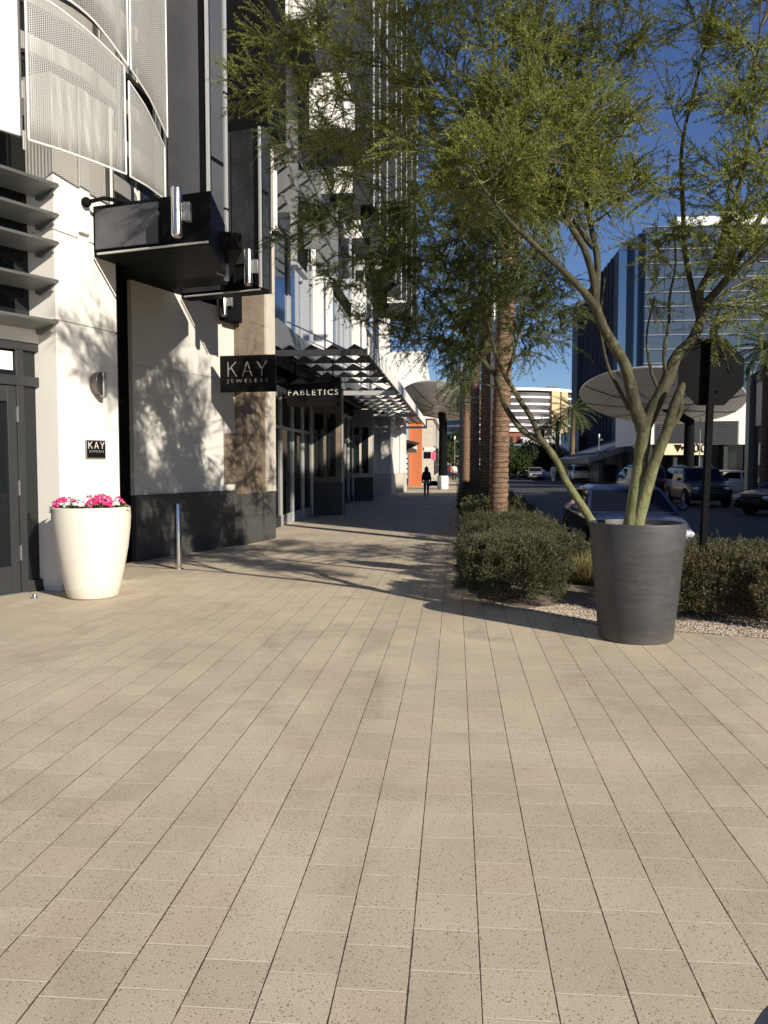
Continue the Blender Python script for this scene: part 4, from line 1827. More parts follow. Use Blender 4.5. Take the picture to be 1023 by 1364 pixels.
b.extr([(p0.x + 5, 204.5, p1.z), (p0.x + 9.5, 204.5, p1.z + 2.0), (p1.x - 1, 204.5, p1.z)], (0, 12, 0))
b.build('roof', M['white'], t)
b = MB()
b.box(p0.x + 2, p1.x - 2, 204.9, 205, 1, 3.5)
b.build('shopfront', M['frame'], t)

# glass office tower
t = thing('glass_tower', 'blue glass office tower with white floor lines rising behind the trees', 'building', (25, 95, 0))
xA = AY(861, 302, 90).x
zA = AY(861, 302, 90).z
xB_ = AY(833, 320, 96).x
zB_ = AY(840, 320, 96).z
M['towerglass'] = glass_mat('tower_glass', (.11, .14, .16), .10, .6)
M['towerdark'] = glass_mat('tower_dark_glass', (.09, .11, .14), .12, .55)
M['towerslab'] = mat('tower_dark_cladding', (.07, .075, .092), .7, var=.12, scale=.3, spec=.2)
b = MB()
b.box(xA, 62, 90, 130, 0, zA)
main = b.build('glass_face', M['towerglass'], t)
FT = Fr((xA, 90), d=(1, 0))
fhh = 1.48
z = zA
k = 0
while z > 6:
    b = MB()
    b.fbox(FT, -.05, 40, .004, .12, z - .09, z)
    b.build('floor_line', M['louvre'], t)
    for j in range(9):
        if (j * 7 + k * 3) % 11 < 5 and k % 2:
            nb_ = MB()
            nb_.fbox(FT, j * 2.0 + .05, j * 2.0 + 1.95, -.02, .012, z - fhh + .02, z - .13)
            nb_.build('dark_pane', M['towerdark'], t)
    z -= fhh if k else 2.3
    k += 1
b = MB()
for j in range(20):
    b.fbox(FT, j * 2.0 - .03, j * 2.0 + .03, .0, .05, 5, zA - .13)
b.build('mullions', M['towerdark'], t)
b = MB()
b.box(xA + 3.6, 50, 92, 110, zA, zA + 1.5)
b.build('roof_plant', M['white'], t)
b = MB()
b.box(xB_, xA, 95, 99.5, 0, zB_)
b.build('corner_glass', M['towerglass'], t)
b = MB()
b.box(xA - .5, xA - .02, 91.5, 95, 0, zA - .3)
b.build('corner_column', M['towerdark'], t)
yE = AX(772, 398, xB_).y
b = MB()
b.box(xB_ + .05, xA + 4, 99.5, yE - 7, 0, zB_)
b.build('side_slab', M['towerslab'], t)
F_ = Fr((xB_ + .05, yE - 7), d=(0, -1))
for k in range(int((yE - 7 - 99.5) / 2.2)):
    b = MB()
    b.fbox(F_, k * 2.2 + .3, k * 2.2 + .55, 0, .35, 3, zB_ - .3)
    b.build('vertical_rib', M['towerslab'], t)
b = MB()
q = AY(770, 400, yE)
b.box(q.x, q.x + 3.0, yE, yE + 6, 0, AY(775, 400, yE).z)
b.build('end_slab', M['towerslab'], t)
b = MB()
b.box(q.x + 2.2, q.x + 2.9, yE - 7.1, yE, 0, AY(775, 403, yE).z)
b.build('dark_slot', M['nearblack'], t)

# louvred shop under the big saucer
t = thing('slatted_shop', 'cream shop with a slatted upper screen and a sign ending in 100', 'shop', (17, 66, 0))
Y6 = 66
p0, p1 = AY(858, 650, Y6), AY(1000, 530, Y6)
b = MB()
b.box(p0.x, p1.x, Y6, Y6 + 12, 3.2, p1.z)
b.build('upper_wall', M['cream'], t)
q0, q1 = AY(873, 592, Y6), AY(984, 560, Y6)
b = MB()
n = 13
for k in range(n):
    z = q0.z + (q1.z - q0.z) * k / n
    b.box(q0.x, q1.x, Y6 - .12, Y6 - .02, z, z + .09)
b.build('slat_screen', M['frame'], t)
q0, q1 = AY(884, 606, Y6), AY(944, 591, Y6)
b = MB()
b.box(q0.x, q1.x, Y6 - .2, Y6 - .1, q0.z, q1.z)
b.build('sign_band', mat('sign_cream', (.72, .62, .40), .6, var=.05), t)
Fsg = Fr((AY(908, 598, Y6).x, Y6 - .2), d=(1, 0))
sign_text('100', .95, Fsg, AY(928, 598, Y6).x - Fsg.p0.x, .03, AY(928, 597.5, Y6).z, 1.1, M['signblack'], t, width=1.35, ext=.03)
b = MB()
for du, s_ in ((-17, .30), (-11, .16)):
    q = AY(911 + du + 8, 597.5, Y6)
    b.extr([(q.x - s_, Y6 - .24, q.z + s_), (q.x, Y6 - .24, q.z - s_ * .9), (q.x + s_, Y6 - .24, q.z + s_)], (0, .03, 0))
b.build('sign_mark', M['signblack'], t)
b = MB()
b.box(p0.x + .3, p1.x, Y6 + .8, Y6 + 12, 0, 3.2)
b.build('ground_floor', M['glass'], t)
for k in range(5):
    b = MB()
    x = p0.x + .3 + k * 1.9
    b.box(x, x + .3, Y6 + .1, Y6 + .8, 0, 3.2)
    b.build('shop_pillar', M['frame'], t)

# dark pavilion left of it
t = thing('dark_pavilion', 'dark grey building with a sloping roof edge left of the slatted shop', 'building', (12, 76, 0))
p0, p1 = AY(797, 650, 76), AY(868, 590, 76)
b = MB()
b.box(p0.x, p1.x + 1.0, 76, 100, 0, AY(830, 602, 76).z)
b.build('wall', M['greypanel'], t)
b = MB()
za, zb3 = AY(800, 610, 75.5).z, AY(860, 575, 75.5).z
b.extr([(p0.x - 1, 75.4, za), (p1.x + 1.2, 75.4, zb3), (p1.x + 1.2, 75.4, zb3 - .5), (p0.x - 1, 75.4, za - .5)], (0, 24, 0))
b.build('sloping_roof', M['louvre'], t)
for k in range(3):
    b = MB()
    x = p0.x + .4 + k * 1.8
    b.box(x, x + 1.2, 75.93, 76, .1, 2.9)
    b.build('shop_window', M['glass'], t)
t = thing('cream_corner_house', 'sunlit cream building corner behind the far palms', 'building', (20, 120, 0))
p0, p1 = AY(758, 640, 118), AY(771, 574, 118)
b = MB()
b.box(p0.x, p1.x, 118, 128, 0, p1.z)
b.build('wall', M['cream'], t)
b = MB()
b.box(p1.x, p1.x + 5, 119, 128, 0, AY(780, 580, 119).z)
b.build('dark_wing', M['frame'], t)
b = MB()
b.box(p0.x + .35, p1.x - .35, 117.95, 118, 2, 4)
b.build('window', M['glass'], t)

# near right-hand block: low end seen at the frame edge
t = thing('grey_corner_shop', 'low dark shop with a cream fascia panel at the right frame edge', 'shop', (16, 38, 0))
X2 = 15.6
yb_ = AX(992, 600, X2).y
zt_ = AX(1010, 492, X2).z
b = MB()
b.box(X2 + .3, 26, 31.5, yb_ - .2, 0, zt_)
b.build('wall', M['frame'], t)
b = MB()
b.box(X2, X2 + .3, yb_ - .55, yb_, 0, zt_)
b.build('corner_pillar', M['louvre'], t)
F_ = Fr((X2 + .3, yb_), d=(0, -1))
for s0 in (1.0, 5.0, 8.6):
    b = MB()
    b.fbox(F_, s0, s0 + 3.0, 0, .12, zt_ - 2.9, zt_ - .15)
    b.build('fascia_panel', M['cream'], t, bevel=.02)
    b = MB()
    b.fbox(F_, s0, s0 + 3.0, 0, .04, .2, 2.8)
    b.build('shop_window', M['glass'], t)

# tall block across the street (mostly out of frame, it shades the road)
t = thing('tall_street_block', 'tall beige block across the street, shading the road', 'building', (16, 16, 0))
ZT = 14.9
b = MB()
b.box(16.2, 34, 3.6, 26.5, 0, ZT)
b.build('wall', M['beige'], t)
b = MB()
b.box(15.9, 34.2, 3.4, 26.7, ZT, ZT + .5)
b.build('cornice', M['white'], t)
F_ = Fr((16.2, 26.5), d=(0, -1))
for k in range(6):
    for j in range(3):
        b = MB()
        b.fbox(F_, 1.0 + k * 3.8, 3.4 + k * 3.8, -.05, .01, 4.6 + j * 3.4, 6.9 + j * 3.4)
        wn = b.build('window', M['glass'], t)
        b = MB()
        b.fbox(F_, .9 + k * 3.8, 3.5 + k * 3.8, .0, .14, 4.42 + j * 3.4, 4.6 + j * 3.4)
        b.build('sill', M['white'], wn)
    b = MB()
    b.fbox(F_, .8 + k * 3.8, 3.6 + k * 3.8, -.05, .01, .3, 3.3)
    b.build('shopfront', M['glass'], t)
# further block down the right side
t = thing('far_right_block', 'dark far block on the right side of the street', 'building', (17, 150, 0))
p0 = AY(773, 600, 150)
b = MB()
b.box(p0.x + 2, 40, 150, 175, 0, 9)
b.build('wall', M['frame'], t)
b = MB()
b.box(p0.x + 1.7, 40, 149.7, 175, 9, 9.5)
b.build('cornice', M['beige'], t)
b = MB()
b.box(p0.x + 4, 38, 149.95, 150, 1, 3.4)
b.build('shop_window', M['glass'], t)
# closing block at the end of the left pavement
t = thing('dark_end_building', 'dark building closing the view at the end of the street', 'building', (10, 190, 0))
p0, p1 = AY(650, 640, 185), AY(780, 594, 185)
b = MB()
b.box(p0.x, p1.x, 185, 200, 0, p1.z)
b.build('wall', M['frame'], t)
b = MB()
b.box(p0.x - .3, p1.x + .3, 184.7, 200, p1.z, p1.z + .5)
b.build('parapet', M['louvre'], t)
for k in range(4):
    b = MB()
    b.box(p0.x + 1.5 + k * 5, p0.x + 5 + k * 5, 184.95, 185, .5, 3)
    b.build('shop_window', M['glass'], t)

# ================================================================== POTS, BOLLARD, SIGN POST, LAMPS
c = G(112, 800)
PC = Vector((c.x - .02, c.y + .31, 0))
t = thing('white_pot', 'tall ivory rounded pot by the entrance door, full of flowers', 'plant pot', PC, )
prof = [(.29, 0), (.318, .02), (.345, .12), (.405, .38), (.455, .66), (.484, .9), (.494, 1.05), (.49, 1.17), (.478, 1.185), (.462, 1.18), (.46, 1.10), (.44, 1.06)]
b = MB()
b.lathe(prof, PC, 64)
b.build('shell', M['pot'], t)
b = MB()
b.lathe([(.001, 1.07), (.455, 1.07), (.455, 1.09), (.001, 1.10)], PC, 32)
b.build('soil', M['soil'], t)


def petunia(cx, cy, cz, r, n, cols, label):
    t = thing('petunia_plant', label, 'flowers', (cx, cy, cz), 'petunias in the ivory pot')
    off = ORG[t.name]
    rng = np.random.default_rng(int(cx * 1000) % 997 + n)
    pieces, mats = [], []
    # leaves and stems
    k = 420
    th = rng.uniform(0, 6.28, k)
    rr = r * np.sqrt(rng.uniform(0, 1, k))
    P = np.stack([cx + rr * np.cos(th), cy + rr * np.sin(th), cz + rng.uniform(-.02, .07, k)], 1)
    D = unit(np.stack([np.cos(th), np.sin(th), rng.uniform(.1, 1, k)], 1) + rng.normal(size=(k, 3)) * .4)
    v, f = np_leaves(P, D, rng.uniform(.03, .06, k), .02, rng)
    np_build('leaves', [(v, f, 0)], [M['leaf_plant']], t)
    for ci, (mname, frac) in enumerate(cols):
        m_ = int(n * frac)
        vs, fs = [], []
        for i in range(m_):
            a, q = rng.uniform(0, 6.28), r * math.sqrt(rng.uniform(0, 1))
            h = .085 + .085 * (1 - (q / r) ** 2) + rng.uniform(-.02, .025)
            c0 = Vector((cx + q * math.cos(a), cy + q * math.sin(a), cz + h))
            nn = Vector((math.cos(a) * q / r * 1.1 + rng.normal() * .3, math.sin(a) * q / r * 1.1 + rng.normal() * .3 - .35, .8)).normalized()
            ax = nn.orthogonal().normalized()
            ay = nn.cross(ax)
            R_ = rng.uniform(.024, .034)
            o = len(vs)
            vs.append(c0 - nn * .012)
            for j in range(10):
                th_ = 2 * math.pi * j / 10
                rad = R_ * (1.0 if j % 2 == 0 else .8)
                vs.append(c0 + (ax * math.cos(th_) + ay * math.sin(th_)) * rad + nn * (.004 if j % 2 else -.002))
            for j in range(10):
                fs.append((o, o + 1 + j, o + 1 + (j + 1) % 10))
        b = MB()
        b.add(vs, fs)
        b.build('blossoms', M[mname], t, smooth=False)


zf = 1.12
petunia(PC.x - .33, PC.y - .05, zf, .17, 46, (('pink', 1.0),), 'deep pink petunias at the left rim of the ivory pot')
petunia(PC.x - .12, PC.y - .12, zf + .01, .19, 60, (('petalwhite', 1.0),), 'white petunias left of the middle of the ivory pot')
petunia(PC.x + .17, PC.y - .10, zf + .01, .21, 78, (('pink', .93), ('petalwhite', .07)), 'deep pink petunias right of the white ones in the ivory pot')
petunia(PC.x + .36, PC.y - .02, zf, .12, 34, (('pink', .55), ('petalwhite', .45)), 'mixed pink and white petunias at the right rim of the ivory pot')
petunia(PC.x + .0, PC.y + .22, zf + .03, .22, 60, (('pink', .5), ('petalwhite', .5)), 'pink and white petunias at the back of the ivory pot')

c = G(857, 860)
QC = Vector((c.x, c.y + .355, 0))
t = thing('charcoal_planter', 'tall weathered charcoal tapered planter holding a palo verde tree', 'planter', QC)
hP = 1.165
prof = [(.345, 0), (.362, .02), (.40, .42), (.436, .80), (.466, hP - .02), (.462, hP), (.425, hP), (.418, hP - .02), (.41, hP - .12)]
b = MB()
b.lathe(prof, QC, 72)
b.build('shell', M['planter'], t)
b = MB()
b.lathe([(.001, hP - .02), (.2, hP - .035), (.412, hP - .06), (.412, hP - .13), (.001, hP - .13)], QC, 32)
b.build('soil', M['soil'], t)

c = G(238, 758)
t = thing('steel_bollard', 'slim brushed steel bollard before the white wall', 'bollard', c)
b = MB()
b.lathe([(.058, .015), (.058, 1.07), (.052, 1.085), (.001, 1.088)], c, 24)
b.build('post', M['silver'], t)
b = MB()
b.lathe([(.085, 0), (.085, .012), (.06, .015)], c, 24)
b.build('base_plate', M['silver'], t)
c = G(46, 797)
t = thing('door_stop', 'tiny metal floor stop between the door and the ivory pot', 'door stop', c)
b = MB()
b.lathe([(.03, 0), (.03, .02), (.022, .05), (.001, .055)], c, 16)
b.build('knob', M['silver'], t)
b = MB()
b.lathe([(.045, 0), (.045, .006), (.001, .007)], c, 16)
b.build('base_plate', M['louvre'], t)

# stop sign seen from behind
YS = 9.9
pb = G(935, 748 + 60)
pb = AY(936, 742, YS)
ptop = AY(951, 432, YS)
dirp = (ptop - pb).normalized()
foot = pb - dirp * (pb.z / dirp.z)
t = thing('stop_sign', 'dark back of an octagonal stop sign on a black post behind the charcoal planter', 'traffic sign', foot)
b = MB()
e1, e2 = Vector((1, .12, 0)).normalized() * .038, Vector((-.12, 1, 0)).normalized() * .032
vs = [foot + s1 * e1 + s2 * e2 for s1, s2 in ((-1, -1), (1, -1), (1, 1), (-1, 1))] + [ptop + s1 * e1 + s2 * e2 for s1, s2 in ((-1, -1), (1, -1), (1, 1), (-1, 1))]
b.hexa(vs)
b.build('post', M['nearblack'], t, bevel=.008)
oc = AY(947.5, 495.5, YS + .07)
rO = .385 / math.cos(math.pi / 8)
pts = []
for k in range(8):
    a = math.pi / 8 + k * math.pi / 4
    pts.append(oc + e1.normalized() * rO * math.cos(a) + Vector((0, 0, 1)) * rO * math.sin(a))
b = MB()
b.extr(pts, e2.normalized() * .012)
b.build('octagon_plate', M['nearblack'], t)
b = MB()
b.extr([oc + (p - oc) * .97 + e2.normalized() * .0135 for p in pts], e2.normalized() * .003)
b.build('red_face', mat('stop_red', (.45, .02, .02), .4), t)
b = MB()
for dz in (-.2, .2):
    q = oc + Vector((0, -.03, dz))
    b.box(q.x - .09, q.x + .09, q.y - .02, q.y + .028, q.z - .025, q.z + .025)
b.build('clamp', M['nearblack'], t, bevel=.004)


def street_lamp(foot, hgt, label, arms=(.86,)):
    t = thing('street_lamp', label, 'street lamp', foot, 'street lamps along the pavement')
    b = MB()
    b.tube([foot, foot + Vector((0, 0, .5)), foot + Vector((0, 0, .52)), foot + Vector((0, 0, hgt - .75))], [.11, .10, .065, .05], 14)
    b.build('pole', M['louvre'], t)
    b = MB()
    b.lathe([(.04, hgt - .75), (.13, hgt - .68), (.15, hgt - .66), (.15, hgt - .15), (.13, hgt - .12)], foot, 18)
    b.build('lantern', M['alu'], t)
    b = MB()
    b.lathe([(.20, hgt - .12), (.20, hgt - .08), (.05, hgt)], foot, 18)
    b.build('cap', M['nearblack'], t)
    b = MB()
    for a in arms:
        for dz in (0, -.16):
            z = hgt * a + dz
            b.tube([foot + Vector((0, 0, z)), foot + Vector((.62, 0, z))], .022, 8)
    b.build('banner_arm', M['alu'], t)
    return t


q = AY(613.5, 650, 30)
lf = Vector((q.x, 30, 0))
ltop = AY(613.5, 400, 30).z
L0 = street_lamp(lf, ltop, 'street lamp with lantern and banner arms among the palm crowns on the left', (AY(614, 436, 30).z / ltop, AY(614, 530, 30).z / ltop))
q = G(797, 640)
dup(L0, (q.x, q.y, 0), 0, 'slim pale street lamp across the street before the dark pavilion', scale=AY(797, 577, q.y).z / ltop)
q = AY(605.5, 640, 88)
dup(L0, (q.x, 88, 0), 0, 'small far street lamp at the end of the left pavement', scale=.62)
q = AY(935, 640, 62)
dup(L0, (AY(931, 640, 60).x, 60, 0), 0, 'dark thin street lamp before the slatted shop', scale=.72)
# tall light mast beside the first palm
q = AY(657, 500, 21)
f0 = Vector((q.x, 21, 0))
t = thing('light_mast', 'tall thin pale light mast beside the nearest palm trunk', 'light mast', f0)
b = MB()
b.tube([f0, f0 + Vector((0, 0, 10.2))], [.075, .05], 12)
b.build('mast', M['alu'], t)
b = MB()
b.tube([f0 + Vector((0, 0, 10.1)), f0 + Vector((.9, 0, 10.4))], .03, 8)
b.build('arm', M['alu'], t)
b = MB()
b.box(f0.x + .8, f0.x + 1.4, 20.88, 21.12, 10.36, 10.46)
b.build('luminaire', M['louvre'], t, bevel=.02)

# ================================================================== TREES
def catmull(pts, n=4):
    P = [np.array(p, float) for p in pts]
    P = [2 * P[0] - P[1]] + P + [2 * P[-1] - P[-2]]
    out = []
    for i in range(1, len(P) - 2):
        for k in range(n):
            t = k / n
            a, b_, c_, d = P[i - 1], P[i], P[i + 1], P[i + 2]
            out.append(.5 * ((2 * b_) + (-a + c_) * t + (2 * a - 5 * b_ + 4 * c_ - d) * t * t + (-a + 3 * b_ - 3 * c_ + d) * t ** 3))
    out.append(P[-2])
    return out


def px_limb(L):
    """(u, v, Y, r) -> smooth list of (x,y,z,r)"""
    a = []
    for u, v, y, r in L:
        q = AY(u, v, y)
        a.append((q.x, q.y, q.z, r))
    return catmull(a)


def limb_mb(mb, pts, n=10, rough=.06):
    P, Rr = [], []
    for i, p in enumerate(pts):
        P.append(p[:3])
        Rr.append(max(.004, p[3] * (1 + random.uniform(-rough, rough))))
    mb.tube(P, Rr, n)


def crown(tree, nodes, clumps, mats, rng, leafL=(.030, .055), leafW=.0075, subs=7, twigs=9, leaves=42, up=.35, twigL=(.2, .42), droop=.10, name='crown', branch_r=.02):
    """clumps: (x,y,z,r,weight).  Branch to each clump, sub-branches, twigs, leaflets -> one mesh."""
    N = np.array([n_[:3] for n_ in nodes])
    NR = np.array([n_[3] for n_ in nodes])
    br, sb, tw = [], [], []
    for (x, y, z, r, wt) in clumps:
        c = np.array([x, y, z])
        d = np.linalg.norm(N - c, axis=1) + np.maximum(0, N[:, 2] - z + .2) * 1.5
        i = int(np.argmin(d))
        a = N[i]
        m = 7
        ts = np.linspace(0, 1, m)[:, None]
        mid = (a + c) / 2 + rng.normal(size=3) * .12 * np.linalg.norm(c - a) + np.array([0, 0, .1 * np.linalg.norm(c - a)])
        path = (1 - ts) ** 2 * a + 2 * ts * (1 - ts) * mid + ts ** 2 * c
        br.append((path, min(branch_r, NR[i] * .7)))
        ns = max(2, int(round(subs * wt)))
        for _ in range(ns):
            s0 = path[rng.integers(2, m)]
            e = rng.normal(size=3)
            e /= np.linalg.norm(e)
            e = c + e * r * rng.uniform(.45, 1.0) * np.array([1, 1, .85]) + np.array([0, 0, .12 * r])
            mm = (s0 + e) / 2 + rng.normal(size=3) * .12 * r + np.array([0, 0, .1 * r])
            t5 = np.linspace(0, 1, 6)[:, None]
            q = (1 - t5) ** 2 * s0 + 2 * t5 * (1 - t5) * mm + t5 ** 2 * e
            sb.append(q)
            for _k in range(twigs):
                u = rng.uniform(.15, 1.0) * 5
                k = min(4, int(u))
                p = q[k] + (q[k + 1] - q[k]) * (u - k)
                dr = unit(unit(q[k + 1] - q[k]) * .8 + rng.normal(size=3) * .55 + np.array([0, 0, up]) + unit(p - c) * .25)
                L = rng.uniform(*twigL)
                side = rng.normal(size=3) * .12
                t4 = np.linspace(0, 1, 4)[:, None]
                tw.append(p + dr * L * t4 + (side - np.array([0, 0, droop])) * L * t4 ** 2)
    pieces = []
    for path, r in br:
        v, f = np_twigs(path[None], r, r * .35)
        pieces.append((v, f, 1))
    v, f = np_twigs(np.array(sb), .008, .003)
    pieces.append((v, f, 1))
    T = np.array(tw)
    v, f = np_twigs(T, .0032, .0014)
    pieces.append((v, f, 1))
    n = len(T)
    u = rng.uniform(.05, 1.0, (n, leaves)) * 3
    k = np.minimum(2, u.astype(int))
    fr = (u - k)[..., None]
    idx = np.arange(n)[:, None]
    P = T[idx, k] + (T[idx, k + 1] - T[idx, k]) * fr
    D = unit(T[idx, k + 1] - T[idx, k]) * .75 + rng.normal(size=(n, leaves, 3)) * .5
    P = P.reshape(-1, 3)
    D = unit(D.reshape(-1, 3))
    v, f = np_leaves(P, D, rng.uniform(leafL[0], leafL[1], len(P)), leafW, rng)
    pieces.append((v, f, 0))
    return np_build(name, pieces, mats, tree)


def jit(c, rng, a):
    return c + rng.normal(size=3) * a


# ---- palo verde in the charcoal planter
rng = np.random.default_rng(5)
base1 = AY(843, 705, QC.y)
T1 = thing('palo_verde_tree', 'large multi-stemmed palo verde tree with green bark growing from the charcoal planter', 'tree', (base1.x, base1.y, hP - .1))
YT = QC.y
limbs = [
    [(839, 716, YT, .105), (842, 700, YT, .088), (847, 660, YT, .076), (853, 615, YT, .072), (858, 575, YT, .072), (857, 555, YT - .02, .062)],
    [(857, 572, YT, .075), (846, 540, YT - .05, .064), (838, 505, YT - .1, .056), (831, 483, YT - .15, .054), (818, 461, YT - .2, .053), (803, 435, YT - .25, .05), (793, 408, YT - .3, .047)],
    [(795, 412, YT - .3, .042), (778, 389, YT - .36, .036), (745, 356, YT - .45, .031), (699, 314, YT - .6, .025), (674, 289, YT - .7, .019), (640, 245, YT - .8, .012)],
    [(794, 410, YT - .3, .04), (790, 370, YT - .25, .035), (778, 331, YT - .2, .032), (761, 302, YT - .2, .029), (747, 275, YT - .2, .025), (735, 220, YT - .2, .019), (722, 140, YT - .2, .012), (715, 40, YT - .3, .008)],
    [(793, 405, YT - .3, .038), (796, 350, YT - .2, .032), (789, 310, YT, .028), (780, 262, YT + .1, .024), (776, 190, YT + .2, .018), (786, 100, YT + .3, .012), (790, 0, YT + .3, .008)],
    [(838, 546, YT - .05, .022), (823, 516, YT + .02, .019), (812, 494, YT + .1, .017), (804, 464, YT + .2, .014), (800, 425, YT + .3, .01), (806, 370, YT + .4, .007)],
    [(856, 572, YT, .075), (870, 544, YT + .02, .068), (887, 511, YT + .05, .062), (900, 477, YT + .08, .057), (920, 455, YT + .1, .052), (931, 433, YT + .12, .048), (937, 408, YT + .14, .044)],
    [(937, 412, YT + .14, .04), (932, 389, YT + .1, .036), (951, 351, YT, .031), (972, 289, YT - .1, .026), (989, 232, YT - .2, .021), (1002, 150, YT - .3, .015), (1012, 40, YT - .4, .01)],
    [(932, 425, YT + .12, .034), (922, 385, YT + .25, .029), (913, 340, YT + .3, .026), (910, 285, YT + .35, .023), (908, 198, YT + .4, .018), (922, 132, YT + .4, .014), (939, 62, YT + .4, .010), (951, 0, YT + .4, .007)],
    [(938, 405, YT + .14, .036), (975, 360, YT + .1, .030), (1015, 285, YT + .05, .024), (1045, 235, YT, .018), (1090, 150, YT - .1, .011)],
    [(934, 415, YT + .12, .028), (968, 375, YT - .3, .023), (1000, 345, YT - .5, .018), (1040, 300, YT - .7, .012)],
    [(889, 509, YT + .05, .022), (885, 485, YT + .02, .019), (885, 465, YT + .1, .017), (891, 428, YT + .15, .015), (892, 395, YT + .2, .013), (900, 350, YT + .2, .009), (896, 290, YT + .2, .006)],
    [(880, 524, YT + .04, .018), (869, 500, YT + .05, .016), (863, 470, YT + .2, .014), (862, 440, YT + .25, .011), (872, 395, YT + .3, .008)],
    [(846, 712, YT - .03, .085), (850, 695, YT - .04, .066), (863, 645, YT - .08, .058), (876, 605, YT - .12, .055), (888, 575, YT - .14, .052), (898, 540, YT - .15, .048), (907, 518, YT - .15, .040), (910, 510, YT - .15, .022)],
    [(906, 522, YT - .15, .028), (906, 548, YT - .14, .026), (899, 562, YT - .14, .026), (886, 578, YT - .13, .03)],
    [(790, 330, YT - .2, .026), (680, 200, YT + .3, .020), (560, 110, YT + .9, .014), (450, 60, YT + 1.4, .009)],
]
nodes = []
LM = [px_limb(L) for L in limbs]
for L in LM[1:13] + LM[15:]:
    nodes += [p for p in L[len(L) // 3:] if p[2] > 3.2]
b = MB()
for i in (0, 13, 14):
    limb_mb(b, LM[i], 12)
b.build('trunk', M['bark_green'], T1, ang=70)
for i, L in enumerate(LM):
    if i not in (0, 13, 14):
        b = MB()
        limb_mb(b, L, 10)
        b.build('limb', M['bark_green'], T1, ang=70)
cl = []


def C1(u, v, y, r, wt=1.0):
    q = AY(u, v, y)
    cl.append((q.x, q.y, q.z, r, wt))


# dense centre
for u, v, y, r, wt in ((700, 60, 8.0, .6, 1.2), (640, 60, 8.2, .6, .9), (590, 90, 8.6, .6, .8), (760, 70, 8.3, .6, .9), (815, 90, 8.4, .5, .7), (660, 150, 8.0, .6, 1.2),
                       (720, 150, 7.9, .65, 1.6), (780, 160, 8.1, .6, 1.2), (830, 180, 8.2, .5, .8), (680, 215, 7.8, .6, 1.5), (740, 225, 7.9, .6, 1.7), (800, 235, 8.1, .55, 1.2), (845, 250, 8.2, .4, .5),
                       (630, 215, 8.0, .6, 1.1), (600, 160, 8.5, .6, .8), (660, 265, 8.0, .45, .9), (715, 275, 8.1, .4, .7), (770, 275, 8.2, .4, .6), (560, 200, 8.6, .55, .8), (555, 60, 8.9, .6, .7),
                       (690, -40, 8.2, .7, .9), (780, -40, 8.2, .7, .8), (600, -40, 8.6, .7, .8), (860, 40, 8.4, .4, .4), (740, 110, 8.4, .5, 1.0), (615, 270, 8.4, .45, .7),
                       # left spread
                       (500, 60, 9.2, .55, .65), (450, 90, 9.4, .55, .65), (400, 60, 9.6, .5, .6), (350, 40, 9.8, .4, .45), (335, 120, 9.8, .38, .55), (385, 130, 9.6, .45, .7), (440, 160, 9.5, .5, .75), (500, 150, 9.2, .5, .7),
                       (520, 10, 9.2, .5, .6), (430, 10, 9.5, .5, .5), (540, 130, 8.9, .5, .6), (470, 210, 9.3, .45, .6), (410, 200, 9.5, .4, .5),
                       # right part
                       (1000, 60, 8.2, .5, .8), (985, 140, 8.1, .5, .8), (1015, 200, 8.1, .5, .9), (965, 230, 8.1, .4, .6), (1000, 290, 8.1, .45, .8), (950, 310, 8.3, .38, .5), (1030, 340, 8.0, .5, .9), (985, 370, 8.1, .38, .6), (1020, 420, 8.1, .35, .5),
                       (930, 60, 8.6, .35, .4), (895, 150, 8.7, .3, .3), (880, 240, 8.6, .3, .35), (870, 330, 8.5, .28, .3), (900, 300, 8.6, .3, .3), (1060, 120, 8.2, .6, .8), (1070, 260, 8.0, .6, .8), (960, -30, 8.3, .5, .6), (1040, -20, 8.2, .5, .7), (925, 20, 8.5, .35, .4), (860, 390, 8.6, .22, .2), (950, 440, 8.6, .22, .2)):
    C1(u, v, y, r, wt)
